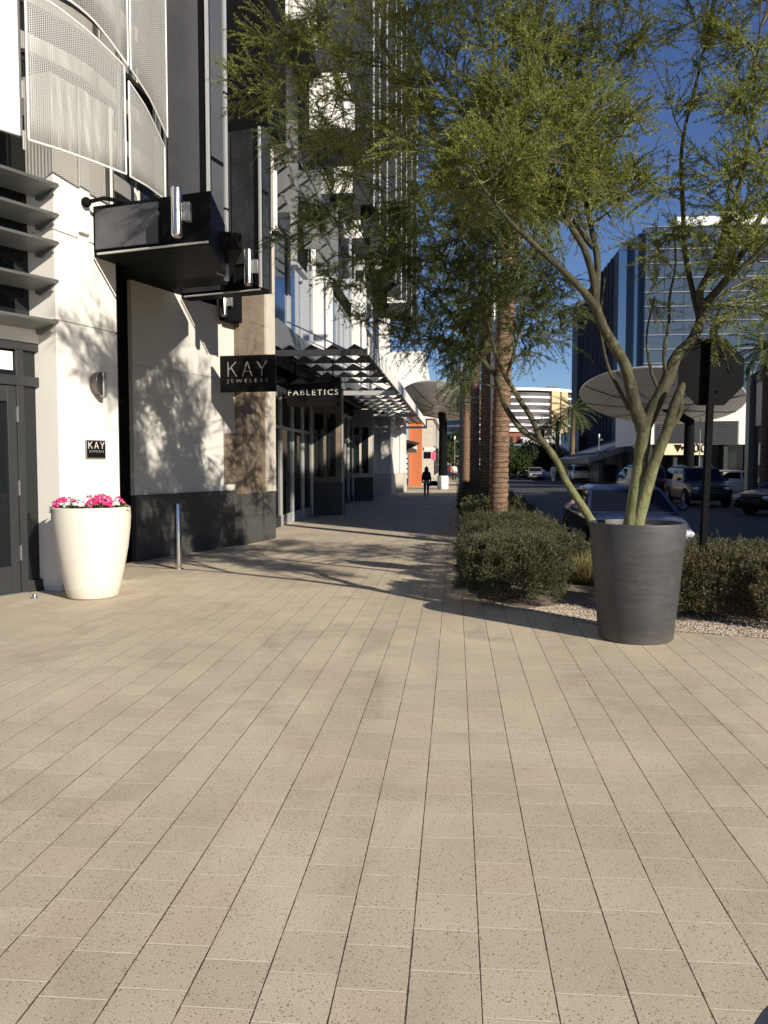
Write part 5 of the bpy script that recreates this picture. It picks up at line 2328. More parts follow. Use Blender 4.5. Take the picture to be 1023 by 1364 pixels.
# unseen part of the crown, clumps added to shade the facade and walkway
for x, y, z, r, wt in ((.6, 6.3, 7.0, .7, .8), (1.3, 6.0, 7.3, .7, .9), (2.0, 5.7, 7.5, .7, .9), (2.7, 6.2, 7.2, .7, .8), (1.0, 7.2, 7.7, .8, .9), (1.9, 7.0, 8.2, .8, 1.0), (2.8, 7.2, 7.9, .8, .9),
                       (.2, 7.3, 7.2, .7, .7), (1.5, 8.3, 8.3, .8, .9), (2.4, 8.6, 8.2, .8, .8), (.5, 8.6, 7.8, .7, .8), (3.4, 7.6, 6.8, .7, .8), (-.4, 8.0, 7.3, .6, .6), (-1.0, 9.0, 7.2, .6, .6), (1.6, 6.6, 6.6 + 1.2, .6, .6), (3.2, 6.4, 6.9, .6, .6),
                       (.9, 5.4, 7.6, .6, .6), (1.7, 5.0, 7.9, .6, .6),
                       (.3, 6.5, 6.5, .55, .9), (.9, 5.8, 6.9, .55, .9), (1.4, 5.5, 7.1, .55, .9), (.1, 5.9, 6.8, .5, .8), (.7, 6.9, 6.9, .6, 1.0), (1.2, 9.4, 7.4, .7, 1.1), (.6, 9.6, 6.9, .65, 1.1), (2.0, 9.3, 7.6, .7, 1.0), (.0, 9.4, 7.0, .6, .9), (1.5, 8.9, 6.9, .6, 1.0),
                       (4.2, 10.5, 3.7, .6, 1.0), (4.9, 10.9, 4.2, .6, 1.0), (5.4, 10.0, 5.0, .65, 1.0), (3.9, 9.6, 4.3, .55, .9), (4.6, 9.2, 5.0, .65, 1.0), (5.0, 9.7, 5.6, .65, 1.0), (4.3, 10.2, 5.2, .6, .9), (5.6, 10.8, 3.9, .6, .9), (4.9, 11.4, 3.3, .5, .8), (4.1, 8.6, 5.9, .6, .9)):  # clumps right of the view, added for their shade on the walkway
    cl.append((x, y, z, r, wt))
crown(T1, nodes, cl, [M['leaf_pv'], M['twig']], rng, subs=11, twigs=13, leaves=58, leafW=.0068, leafL=(.022, .044))

# ---- second palo verde leaning out of the bed
rng = np.random.default_rng(8)
b0 = G(800, 716 + 55)
YB = 10.9
q = AY(802, 722, YB)
T2 = thing('leaning_palo_verde_tree', 'slender palo verde tree leaning left out of the hedge, with a dark drooping crown', 'tree', (q.x + .1, q.y, .0))
limbs = [
    [(814, 790, YB, .085), (803, 725, YB, .062), (784, 688, YB, .056), (768, 663, YB, .052), (753, 639, YB, .047), (744, 618, YB, .044), (730, 597, YB, .043), (718, 583, YB, .045)],
    [(720, 586, YB, .04), (709, 559, YB, .035), (693, 534, YB - .05, .032), (683, 517, YB - .1, .03), (674, 503, YB - .1, .028), (664, 482, YB - .1, .025), (652, 445, YB - .1, .021), (640, 400, YB - .1, .017), (622, 340, YB - .1, .012), (600, 270, YB, .008)],
    [(722, 589, YB, .042), (697, 574, YB + .1, .04), (678, 550, YB + .15, .038), (669, 531, YB + .2, .036), (660, 501, YB + .2, .032), (636, 473, YB + .25, .026), (613, 437, YB + .3, .022), (585, 400, YB + .3, .017), (545, 365, YB + .3, .013), (495, 335, YB + .3, .009)],
    [(674, 503, YB - .1, .02), (690, 450, YB + .1, .016), (700, 400, YB + .2, .012), (705, 340, YB + .2, .008)],
    [(640, 475, YB + .25, .02), (590, 455, YB + .5, .015), (540, 440, YB + .7, .01), (500, 425, YB + .8, .007)],
    [(622, 450, YB + .3, .018), (605, 390, YB + .5, .014), (580, 320, YB + .6, .011), (555, 260, YB + .6, .008)],
]
LM = [px_limb(L) for L in limbs]
nodes = []
for L in LM[1:]:
    nodes += list(L[len(L) // 3:])
b = MB()
limb_mb(b, LM[0], 10)
b.build('trunk', M['bark_leaning'], T2, ang=70)
for L in LM[1:]:
    b = MB()
    limb_mb(b, L, 8)
    b.build('limb', M['bark_leaning'], T2, ang=70)
cl = []
for u, v, y, r, wt in ((560, 280, 10.9, .6, .9), (610, 310, 10.9, .6, 1.0), (650, 340, 10.9, .6, 1.1), (600, 370, 11.1, .6, 1.1), (560, 350, 11.2, .55, .9), (650, 410, 11.0, .55, 1.0), (610, 420, 11.2, .5, .9), (700, 400, 11.1, .5, 1.0), (700, 350, 11, .5, .9),
                       (735, 370, 11.1, .4, .6), (730, 430, 11.1, .4, .6), (690, 450, 11.1, .35, .5), (520, 330, 11.3, .5, .7), (480, 300, 11.4, .5, .6), (520, 260, 11.2, .5, .6), (470, 350, 11.5, .4, .5), (500, 390, 11.5, .45, .6), (545, 420, 11.5, .45, .7), (575, 460, 11.6, .35, .5),
                       (510, 430, 11.6, .3, .35), (440, 280, 11.5, .4, .5), (420, 320, 11.6, .35, .35), (400, 270, 11.6, .35, .35), (640, 270, 10.9, .5, .8), (590, 230, 11, .5, .7), (750, 400, 11.2, .35, .5), (755, 450, 11.2, .3, .35), (715, 470, 11.2, .28, .3), (640, 470, 11.3, .3, .4), (600, 500, 11.6, .25, .25), (550, 300, 11.6, .5, .6),
                       (450, 400, 11.8, .3, .25), (690, 300, 11, .5, .7), (370, 200, 11.6, .4, .5), (420, 180, 11.5, .45, .6), (460, 240, 11.4, .45, .7), (390, 320, 11.8, .35, .35), (430, 370, 11.9, .35, .4), (480, 430, 11.9, .35, .45), (530, 470, 11.9, .3, .4), (500, 360, 11.6, .45, .6), (560, 390, 11.4, .5, .8), (590, 440, 11.5, .45, .7), (540, 330, 11.3, .5, .7), (620, 480, 11.4, .3, .4), (350, 160, 11.4, .35, .4), (480, 170, 11.2, .5, .7), (620, 380, 11.8, .6, .9), (670, 370, 11.6, .6, .9)):
    C1(u, v, y, r, wt)
for x, y, z, r, wt in ((1.0, 12.3, 6.3, .65, 1.1), (1.6, 12.8, 7.0, .65, 1.0), (.6, 12.6, 5.6, .6, 1.0), (2.2, 12.0, 6.8, .6, .9), (.0, 13.0, 6.0, .6, .9), (1.3, 12.2, 5.3, .55, .8), (.9, 13.2, 7.3, .6, .8), (2.4, 12.6, 5.8, .55, .8), (.4, 12.9, 4.6, .5, .7), (-.3, 12.9, 4.9, .5, .7), (1.0, 13.0, 4.4, .5, .7), (-.8, 13.2, 5.6, .5, .6)):
    cl.append((x, y, z, r, wt))
crown(T2, nodes, cl, [M['leaf_pv_shaded'], M['twig']], rng, leafL=(.026, .05), leafW=.0075, droop=.3, up=.1, leaves=56, subs=10, twigs=12)


# ---- palms
def palm(x, y, ht, label, seed, r=.17, lean=(0, 0), fronds=44, fl=2.1, name='palm_tree', group='palms in the planting strip'):
    rng = np.random.default_rng(seed)
    t = thing(name, label, 'palm tree', (x, y, 0), group)
    b = MB()
    pts, rad = [], []
    n = int(ht / .085)
    for i in range(n + 1):
        s_ = i / n
        pts.append((x + lean[0] * s_ * s_, y + lean[1] * s_ * s_, ht * s_))
        rr = r * (1.12 - .22 * s_) * (1.0 + (.06 if i % 2 else -.05) + rng.uniform(-.03, .03))
        if s_ < .06:
            rr *= 1.15 - 2.5 * s_
        rad.append(rr)
    b.tube(pts, rad, 18)
    b.build('trunk', M['bark_palm'], t, ang=80)
    top = np.array(pts[-1])
    # old leaf bases
    b = MB()
    for i in range(int(26 * min(1, ht / 5))):
        a = rng.uniform(0, 6.28)
        z = ht - rng.uniform(.05, 1.7)
        s_ = z / ht
        c0 = Vector((x + lean[0] * s_ * s_ + math.cos(a) * r * .85, y + lean[1] * s_ * s_ + math.sin(a) * r * .85, z))
        d = Vector((math.cos(a) * .55, math.sin(a) * .55, .9)).normalized()
        b.tube([c0, c0 + d * .16], [.045, .02], 6)
    b.build('leaf_stubs', M['bark_palm'], t)
    Q, LP, LD, LL = [], [], [], []
    for k in range(fronds):
        a = k * 2.39996 + rng.uniform(-.2, .2)
        el = R(75) - (k / fronds) * R(120)
        L = fl * rng.uniform(.85, 1.1)
        h = np.array([math.cos(a), math.sin(a), 0])
        m = 9
        ts = np.linspace(0, 1, m)
        e = el - ts * R(62)
        step = L / (m - 1)
        p = top + np.zeros(3)
        path = [p]
        for j in range(m - 1):
            p = p + (h * math.cos(e[j]) + np.array([0, 0, math.sin(e[j])])) * step
            path.append(p)
        path = np.array(path)
        Q.append(path)
        side = np.cross(h, [0, 0, 1.0])
        for sgn in (-1, 1):
            nl = 46
            uu = np.linspace(.12, 1, nl) * (m - 1)
            kk = np.minimum(m - 2, uu.astype(int))
            pp = path[kk] + (path[kk + 1] - path[kk]) * (uu - kk)[:, None]
            tt = unit(path[kk + 1] - path[kk])
            dd = unit(tt * .75 + side * sgn * .8 + np.array([0, 0, -.22]) + rng.normal(size=(nl, 3)) * .10)
            LP.append(pp)
            LD.append(dd)
            LL.append(.38 * fl / 2 * (1 - .55 * np.abs(np.linspace(-1, 1, nl)) ** 2))
    v, f = np_twigs(np.array(Q), .018, .005)
    pieces = [(v, f, 1)]
    LP, LD, LL = np.concatenate(LP), np.concatenate(LD), np.concatenate(LL)
    v, f = np_leaves(LP, LD, LL, .028, rng)
    pieces.append((v, f, 0))
    np_build('crown', pieces, [M['leaf_palm'], M['twig']], t)
    return t


q = G(664, 702)
palm(AY(664, 690, 17.4).x, 17.4, 7.4, 'nearest palm with a thick ringed trunk rising out of the hedge', 3, .175, (.28, .0))
palm(AY(648, 640, 28).x, 28.0, 6.9, 'second palm with a broad trunk in shade behind the nearest palm', 4, .21)
palm(AY(632, 640, 40).x, 40.0, 7.0, 'third palm with a sunlit reddish trunk', 5, .22)
palm(AY(620.5, 640, 54).x, 54.0, 6.8, 'fourth palm, its crown over the left saucer canopy', 6, .22)
palm(AY(625.5, 640, 75).x, 75.0, 7.2, 'fifth and farthest palm in the strip beside the left pavement', 7, .22)
palm(AY(742, 640, 100).x, 100, 6.6, 'small far palm left of the glass tower foot', 9, .25, fl=3.0, group='far palms across the street')
palm(AY(762, 640, 92).x, 92, 7.3, 'taller far palm at the left edge of the glass tower', 10, .25, fl=3.0, group='far palms across the street')
palm(AY(722, 640, 110).x, 110, 6.0, 'far palm before the pale low building', 11, .25, fl=3.0, group='far palms across the street')
palm(AX(1019, 600, 14.9).x, AX(1019, 600, 14.9).y, 7.2, 'palm at the right frame edge before the grey corner shop', 12, .2, fl=2.0, group='far palms across the street')


# ---- broadleaf street trees far down the street
def far_tree(u, v0, v1, y, rad, label, seed, rx=1.0):
    rng = np.random.default_rng(seed)
    c, top = AY(u, (v0 + v1) / 2, y), AY(u, v0, y)
    t = thing('street_tree', label, 'tree', (c.x, y, 0), 'leafy street trees far down the street')
    b = MB()
    b.tube([(c.x, y, 0), (c.x + .1, y, c.z * .5), (c.x, y, c.z)], [.18, .14, .07], 8)
    for k in range(5):
        a = k * 1.3
        b.tube([(c.x, y, c.z * .55), (c.x + math.cos(a) * rad * .5, y + math.sin(a) * rad * .5, c.z + rad * .3)], [.08, .03], 6)
    b.build('trunk', M['bark_tree'], t)
    n = 9000
    k = 16
    cc = rng.normal(size=(k, 3))
    cc = unit(cc) * rng.uniform(.3, .8, (k, 1)) * np.array([rad * rx, rad, rad * .8])
    w_ = rng.integers(0, k, n)
    P = cc[w_] + unit(rng.normal(size=(n, 3))) * (rad * .42 * rng.uniform(.5, 1, (n, 1)))
    D = unit(P + rng.normal(size=(n, 3)) * rad * .5)
    P = P + np.array([c.x, y, c.z])
    v, f = np_leaves(P, D, rng.uniform(.2, .34, n), .13, rng)
    np_build('crown', [(v, f, 0)], [M['leaf_tree']], t)


far_tree(690, 592, 632, 96, 2.2, 'round dark leafy tree below the brick building', 21, 1.2)
far_tree(716, 590, 628, 104, 2.3, 'round dark leafy tree below the pale low building', 22, 1.2)
far_tree(738, 596, 630, 118, 2.4, 'smaller leafy tree between the round dark trees and the far palms', 23)
far_tree(603, 560, 636, 120, 3.6, 'tall leafy tree closing the end of the left pavement', 24)
far_tree(612, 572, 630, 100, 2.8, 'leafy tree right of the far street lamp', 25)
far_tree(668, 600, 634, 120, 2.4, 'low leafy tree half hidden by the nearest palm trunk', 26)


# ---- shrubs
def shrub(x, y, rx, ry, h, n, label, seed, mname='leaf_hedge', L=(.028, .05), Wd=.011, group='clipped hedge shrubs in the bed', z0=.0, name='hedge_shrub'):
    rng = np.random.default_rng(seed)
    t = thing(name, label, 'shrub', (x, y, 0), group)
    th = rng.uniform(0, 2 * math.pi, n)
    s_ = rng.uniform(0, 1, n)
    # superellipse body with lumps
    ph = np.arccos(1 - s_ * 1.55)          # past the equator a little
    px, py, pz = np.sin(ph) * np.cos(th), np.sin(ph) * np.sin(th), np.cos(ph)
    e = .72
    q = np.stack([np.sign(px) * np.abs(px) ** e * rx, np.sign(py) * np.abs(py) ** e * ry, np.sign(pz) * np.abs(pz) ** .7 * h * .5], 1)
    low = pz < 0
    hn = np.hypot(q[:, 0] / rx, q[:, 1] / ry)
    q[low, 0] /= np.maximum(hn[low], .3)
    q[low, 1] /= np.maximum(hn[low], .3)
    lump = 1 + .10 * np.sin(th * 5 + seed) * np.sin(ph * 4 + seed) + .07 * np.sin(th * 11 + 2 * seed) + .05 * np.sin(ph * 13)
    depth = 1 - np.abs(rng.normal(size=n)) * .13
    q *= (lump * np.clip(depth, .3, 1.1))[:, None]
    P = q + np.array([x, y, h * .5])
    P[:, 2] = np.maximum(P[:, 2], .03)
    D = unit(unit(q) * .7 + np.array([0, 0, .55]) + rng.normal(size=(n, 3)) * .5)
    v, f = np_leaves(P, D, rng.uniform(L[0], L[1], n), Wd, rng)
    # shoots standing out of the outline
    m = n // 28
    i = rng.integers(0, n, m)
    s0 = P[i] * 1.0
    d = unit(unit(q[i]) * .5 + np.array([0, 0, .8]) + rng.normal(size=(m, 3)) * .3)
    T = s0[:, None, :] + d[:, None, :] * (rng.uniform(.05, .17, (m, 1, 1)) * np.linspace(0, 1, 3)[None, :, None])
    v2, f2 = np_twigs(T, .0022, .001)
    kk = 10
    pp = (s0[:, None, :] + (T[:, -1] - s0)[:, None, :] * rng.uniform(.1, 1, (m, kk, 1))).reshape(-1, 3)
    dd = unit(np.repeat(d, kk, 0) * .6 + rng.normal(size=(m * kk, 3)) * .6)
    v3, f3 = np_leaves(pp, dd, rng.uniform(L[0] * .7, L[1] * .8, m * kk), Wd, rng)
    np_build('foliage', [(v, f, 0), (v3, f3, 0)], [M[mname]], t)
    # woody stems
    m2 = 40
    a = rng.uniform(0, 6.28, m2)
    s0 = np.stack([x + rng.normal(size=m2) * rx * .25, y + rng.normal(size=m2) * ry * .25, np.zeros(m2)], 1)
    e1 = np.stack([x + np.cos(a) * rx * .8, y + np.sin(a) * ry * .8, rng.uniform(.25, .9, m2) * h], 1)
    ts = np.linspace(0, 1, 5)[None, :, None]
    mid = (s0 + e1) / 2 + rng.normal(size=(m2, 3)) * .08
    T2_ = (1 - ts) ** 2 * s0[:, None] + 2 * ts * (1 - ts) * mid[:, None] + ts ** 2 * e1[:, None]
    v4, f4 = np_twigs(T2_, .010, .003)
    np_build('stems', [(v4, f4, 0), (v2, f2, 0)], [M['bark_tree']], t)
    return t


shrub(.74, 10.62, .66, .70, .80, 38000, 'nearest left hedge shrub at the corner of the bed', 31)
shrub(.66, 12.5, .62, .85, .74, 20000, 'hedge shrub behind the corner one, along the pavement edge', 32)
shrub(1.46, 12.7, .54, .75, .68, 16000, 'hedge shrub left of the leaning tree, on the kerb side', 33)
shrub(.72, 14.4, .66, .9, .74, 15000, 'hedge shrub two places behind the corner one', 34)
shrub(1.38, 14.6, .50, .85, .76, 12000, 'hedge shrub on the kerb side near the front of the blue car', 35)
shrub(.75, 16.3, .68, .9, .78, 12000, 'hedge shrub before the nearest palm trunk', 36)
shrub(1.35, 16.6, .48, .9, .76, 9000, 'hedge shrub right of the nearest palm trunk', 37)
for i, (y, lab) in enumerate(((19.0, 'hedge shrub just behind the nearest palm trunk'), (22.0, 'shaded hedge shrub between the first two palms'), (25.3, 'shaded hedge shrub before the second palm'), (29.5, 'shaded hedge shrub behind the second palm'), (34.5, 'far shaded hedge shrub before the third palm'))):
    shrub(.92, y, .80, 1.5, .98, 9000, lab, 40 + i, L=(.05, .08), Wd=.02)
shrub(2.85, 9.75, .62, .62, .75, 22000, 'right hedge shrub beside the charcoal planter', 51, 'leaf_hedge2')
shrub(3.75, 9.35, .66, .65, .74, 22000, 'right hedge shrub nearest the frame edge', 52, 'leaf_hedge2')
shrub(3.35, 10.7, .70, .60, .76, 16000, 'right hedge shrub in the second row behind the sign post', 53)
shrub(4.6, 9.5, .7, .7, .80, 9000, 'right hedge shrub beyond the frame edge', 54, 'leaf_hedge2')
# pale grass tuft
rng = np.random.default_rng(77)
q = G(784, 778)
t = thing('grass_tuft', 'pale yellow grass tuft between the left hedge and the charcoal planter', 'grass tuft', (q.x, q.y, 0))
n = 4200
a = rng.uniform(0, 6.28, n)
rr = np.sqrt(rng.uniform(0, 1, n)) * .2
P = np.stack([q.x + rr * np.cos(a), q.y + rr * np.sin(a), rng.uniform(0, .12, n)], 1)
D = unit(np.stack([np.cos(a) * rng.uniform(.1, .9, n), np.sin(a) * rng.uniform(.1, .9, n), rng.uniform(.5, 1.2, n)], 1))
v, f = np_leaves(P, D, rng.uniform(.2, .48, n), .007, rng)
np_build('blades', [(v, f, 0)], [M['leaf_grass']], t)
n = 200
P = np.stack([q.x + rng.normal(size=n) * .07, q.y + rng.normal(size=n) * .07, np.zeros(n)], 1)
v, f = np_leaves(P, unit(rng.normal(size=(n, 3)) * .3 + np.array([0, 0, 1.0])), rng.uniform(.1, .2, n), .012, rng)
np_build('dry_base', [(v, f, 0)], [M['leaf_hedge2']], t)

# ================================================================== CARS (built facing -Y, centre at origin, wheels on z=0)
def make_car(kind, label, pm, group='cars in the street'):
    """stations along y give the loft; returns the thing at the origin"""
    suv = kind == 'suv'
    W = .93 if suv else .91
    L = 4.7 if suv else 4.8
    t = thing('parked_suv' if suv else 'parked_car', label, 'car', (0, 0, 0), group)
    f, r = -L / 2, L / 2
    if suv:
        st = [(f, .42, .72, .80), (f + .12, .30, .93, .93), (f + 1.05, .24, 1.08, 1.0), (f + 1.25, .24, 1.10, 1.0), (.3, .22, 1.12, 1.0), (r - .5, .24, 1.12, 1.0), (r - .1, .3, 1.10, .96), (r, .42, .95, .88)]
        gl = dict(fb=f + 1.05, ft=f + 1.75, rt=r - .32, rb=r - .06, zb=1.08, zt=1.70, ins=.17)
    else:
        st = [(f, .40, .60, .78), (f + .12, .26, .76, .92), (f + .6, .2, .86, .98), (f + 1.25, .2, .95, 1.0), (0, .19, .97, 1.0), (r - 1.15, .2, 1.0, 1.0), (r - .15, .28, 1.0, .94), (r, .42, .92, .84)]
        gl = dict(fb=f + 1.2, ft=f + 2.0, rt=r - 1.45, rb=r - .75, zb=.95, zt=1.43, ins=.22)
    # body
    vs, fs = [], []
    for (y, zb, zt, k) in st:
        w_ = W * k
        zm = zb + (zt - zb) * .55
        half = [(0, zb), (w_ * .86, zb), (w_ * .97, zb + .10), (w_, zm), (w_ * .975, zt - .10), (w_ * .9, zt - .02), (w_ * .6, zt + .015), (0, zt + .03)]
        ring = half + [(-x, z) for x, z in half[-2:0:-1]]
        vs += [(x, y, z) for x, z in ring]
    n = 14
    for i in range(len(st) - 1):
        for k in range(n):
            k2 = (k + 1) % n
            fs.append((i * n + k, (i + 1) * n + k, (i + 1) * n + k2, i * n + k2))
    fs.append(tuple(range(n)))
    m = (len(st) - 1) * n
    fs.append(tuple(range(m + n - 1, m - 1, -1)))
    # cabin
    o = len(vs)
    wb, wt = W - .05, W - gl['ins']
    ym = (gl['ft'] + gl['rt']) / 2
    rows = [[(gl['fb'], gl['zb'], wb), (ym, gl['zb'] - .02, wb + .01), (gl['rb'], gl['zb'], wb * .97)],
            [(gl['ft'], gl['zt'] - .05, wt), (ym, gl['zt'] - .03, wt + .02), (gl['rt'], gl['zt'] - .05, wt)],
            [(gl['ft'] + .12, gl['zt'], wt - .12), (ym, gl['zt'] + .03, wt - .1), (gl['rt'] - .12, gl['zt'], wt - .12)]]
    idx = {}
    for i, rw in enumerate(rows):
        for j, (y, z, x) in enumerate(rw):
            for sg in (-1, 1):
                idx[i, j, sg] = len(vs)
                vs.append((sg * x, y, z))
    for i in range(2):
        for j in range(2):
            fs.append((idx[i, j, 1], idx[i, j + 1, 1], idx[i + 1, j + 1, 1], idx[i + 1, j, 1]))
            fs.append((idx[i, j + 1, -1], idx[i, j, -1], idx[i + 1, j, -1], idx[i + 1, j + 1, -1]))
        fs.append((idx[i, 0, -1], idx[i, 0, 1], idx[i + 1, 0, 1], idx[i + 1, 0, -1]))
        fs.append((idx[i, 2, 1], idx[i, 2, -1], idx[i + 1, 2, -1], idx[i + 1, 2, 1]))
    for j in range(2):
        fs.append((idx[2, j, -1], idx[2, j, 1], idx[2, j + 1, 1], idx[2, j + 1, -1]))
    b = MB()
    b.add(vs, fs)
    body = b.build('body', pm, t, ang=40)
    sub = body.modifiers.new('bevel', 'BEVEL')
    sub.width, sub.segments, sub.limit_method, sub.angle_limit = .035, 3, 'ANGLE', R(25)

    def quad(name, p00, p10, p11, p01, m0=.07, m1=.1, off=.012, mm='carglass'):
        """inset patch on a quad, proud by off"""
        p00, p10, p11, p01 = map(Vector, (p00, p10, p11, p01))
        nn = (p10 - p00).cross(p01 - p00).normalized()

        def at(a, c):
            return (p00 * (1 - a) + p10 * a) * (1 - c) + (p01 * (1 - a) + p11 * a) * c
        q = [at(m0, m1) + nn * off, at(1 - m0, m1) + nn * off, at(1 - m0, 1 - m1) + nn * off, at(m0, 1 - m1) + nn * off]
        b = MB()
        b.extr(q, nn * -.02)
        return b.build(name, M[mm], t, smooth=False)
    V = lambda i, j, s_: vs[idx[i, j, s_]]
    quad('windscreen', V(0, 0, -1), V(0, 0, 1), V(1, 0, 1), V(1, 0, -1), .05, .07)
    quad('rear_window', V(0, 2, 1), V(0, 2, -1), V(1, 2, -1), V(1, 2, 1), .07, .12)
    for s_ in (1, -1):
        for j in (0, 1):
            if s_ == 1:
                quad('side_window', V(0, j, 1), V(0, j + 1, 1), V(1, j + 1, 1), V(1, j, 1), .07, .12)
            else:
                quad('side_window', V(0, j + 1, -1), V(0, j, -1), V(1, j, -1), V(1, j + 1, -1), .07, .12)
    # wheels
    rw = .36 if suv else .33
    for s_ in (-1, 1):
        for y in (f + .92, r - .98):
            b = MB()
            prof = [(rw * .62, -.11), (rw * .95, -.11), (rw, -.07), (rw, .07), (rw * .95, .11), (rw * .62, .11)]
            b.lathe(prof, (0, 0, 0), 28)
            mt = Matrix.Translation((s_ * (W - .085), y, rw)) @ Matrix.Rotation(math.pi / 2, 4, 'Y')
            b.xform(mt)
            wh = b.build('wheel', M['tire'], t)
            b = MB()
            b.lathe([(.001, -.09), (rw * .6, -.09), (rw * .64, 0), (rw * .6, .09), (.001, .09)], (0, 0, 0), 24)
            for k in range(5):
                a = k * 2 * math.pi / 5
                for zz in (-.1, .1):
                    d = Vector((math.cos(a), math.sin(a), 0))
                    e = Vector((-d.y, d.x, 0)) * .035
                    q = [e, d * rw * .58 + e * .7, d * rw * .58 - e * .7, -e]
                    b.hexa([(p.x, p.y, zz - .012) for p in q] + [(p.x, p.y, zz + .012) for p in q])
            b.xform(mt)
            b.build('rim', M['rim'], wh)
            b = MB()
            b.lathe([(rw * 1.0, -.012), (rw * 1.16, -.012), (rw * 1.16, .012), (rw * 1.0, .012)], (0, 0, 0), 28)
            b.xform(Matrix.Translation((s_ * (W + .0), y, rw + .02)) @ Matrix.Rotation(math.pi / 2, 4, 'Y'))
            b.build('wheel_arch', M['nearblack'], t)
    zh = .80 if suv else .66
    for s_ in (-1, 1):
        b = MB()
        b.ball((s_ * W * .70, f + .07, zh), (.17, .09, .075), 16, 8)
        b.build('headlight', M['lamp_lens'], t)
        b = MB()
        zt_ = .98 if suv else .84
        b.ball((s_ * W * .72, r - .07, zt_), (.14, .08, .11 if suv else .07), 16, 8)
        b.build('taillight', M['redlens'], t)
        b = MB()
        zc_ = gl['zb'] + .09
        b.ball((s_ * (W + .09), gl['fb'] + .42, zc_), (.11, .07, .075), 12, 8)
        b.tube([(s_ * (W - .06), gl['fb'] + .4, zc_ - .03), (s_ * (W + .05), gl['fb'] + .41, zc_ - .03)], .02, 6)
        b.build('wing_mirror', pm, t)
    b = MB()
    b.box(-W * .55, W * .55, f - .012, f + .1, zh - .20, zh + .02)
    g_ = b.build('grille', M['nearblack'], t, bevel=.015)
    b = MB()
    for k in range(3):
        b.box(-W * .52, W * .52, f - .02, f - .008, zh - .17 + k * .06, zh - .15 + k * .06)
    b.build('grille_bar', M['silver'], g_)
    b = MB()
    b.box(-.26, .26, r - .01, r + .012, .66, .78)
    b.build('number_plate', M['plate'], t)
    b = MB()
    b.box(-W * .8, W * .8, f - .02, f + .15, .28, .40)
    b.build('front_bumper', M['nearblack'], t, bevel=.03)
    b = MB()
    b.box(-W * .8, W * .8, r - .15, r + .02, .30, .44)
    b.build('rear_bumper', M['nearblack'], t, bevel=.03)
    if suv:
        b = MB()
        for s_ in (-1, 1):
            b.tube([(s_ * .6, gl['ft'] + .3, gl['zt'] + .06), (s_ * .6, gl['rt'] - .2, gl['zt'] + .06)], .02, 6)
        b.build('roof_rail', M['silver'], t)
    return t


ZR = -.13


def set_car(c, x, y, rot, label=None):
    c.location = (x, y, ZR)
    c.rotation_euler = (0, 0, R(rot))
    if label:
        c['label'] = label
    return c


def recolor(c, pm, old):
    for ch in c.children:
        for s_ in ch.material_slots:
            if s_.material == old:
                pass
    return c


blue = make_car('sedan', 'dark blue sedan parked at the kerb behind the charcoal planter', M['carblue'])
set_car(blue, 3.3, 16.9, 0)
black = make_car('sedan', 'black sedan parked askew at the far kerb by the right frame edge', M['carblack'])
set_car(black, 12.6, 31.6, -62)
suvd = make_car('suv', 'dark grey sport utility car seen from behind, right of the planter tree stem', M['cargrey'])
set_car(suvd, 9.9, 45.5, 180)
c4 = dup(suvd, (10.9, 38.6, ZR), 0, 'dark sport utility car with its lamps towards us, left of the sign post')
c5 = make_car('suv', 'white sport utility car far down the street below the far palms', M['carwhite'])
set_car(c5, AY(770, 640, 84).x, 84, 180)
c6 = make_car('sedan', 'white sedan roof showing between the sign post and the corner pillar', M['carwhite'])
set_car(c6, 17.0, 50.5, 80)
c7 = make_car('sedan', 'silver sedan far off below the round dark trees', M['carsilver'])
set_car(c7, AY(712, 636, 95).x, 95, 0)
dup(black, (AY(690, 634, 99).x, 99, ZR), 0, 'black car far off, leftmost under the round dark trees')
dup(black, (AY(842, 640, 66).x, 66, ZR), R(180), 'dark sedan behind the planter tree stem, beyond the grey utility car')
dup(c7, (AX(1000, 640, 18.0).x, 56, ZR), R(70), 'silver sedan parked before the slatted shop, far right')


# ================================================================== PEOPLE
def skin_body(name, joints, edges, m, parent, sub=1):
    """joints: name -> (x,y,z,r); one continuous skinned surface"""
    keys = list(joints)
    me = bpy.data.meshes.new(name)
    me.from_pydata([joints[k][:3] for k in keys], [(keys.index(a), keys.index(c)) for a, c in edges], [])
    o = bpy.data.objects.new(name, me)
    COL.objects.link(o)
    sk = o.modifiers.new('skin', 'SKIN')
    if not me.skin_vertices:
        pass
    for i, k in enumerate(keys):
        r = joints[k][3]
        rr = r if isinstance(r, tuple) else (r, r)
        me.skin_vertices[0].data[i].radius = rr
    me.skin_vertices[0].data[0].use_root = True
    sk.use_smooth_shade = True
    sb = o.modifiers.new('sub', 'SUBSURF')
    sb.levels = sb.render_levels = sub
    dg = bpy.context.evaluated_depsgraph_get()
    mesh = bpy.data.meshes.new_from_object(o.evaluated_get(dg))
    bpy.data.objects.remove(o)
    mesh.name = name
    mesh.materials.clear()
    return finish(name, mesh, m, parent, ang=80)


M['skin'] = mat('skin_tone', (.42, .26, .18), .55, var=.05)
M['hood'] = mat('dark_hooded_top', (.030, .030, .028), .9, var=.3, scale=8)
M['trousers'] = mat('black_trousers', (.018, .018, .022), .85, var=.2, scale=8)
M['shirt'] = mat('pale_shirt', (.55, .54, .52), .85, var=.08)
M['hair'] = mat('dark_hair', (.02, .015, .012), .6)
M['whitecloth'] = mat('white_clothes', (.72, .70, .66), .85, var=.06)
M['redcloth'] = mat('red_clothes', (.45, .06, .05), .85, var=.06)


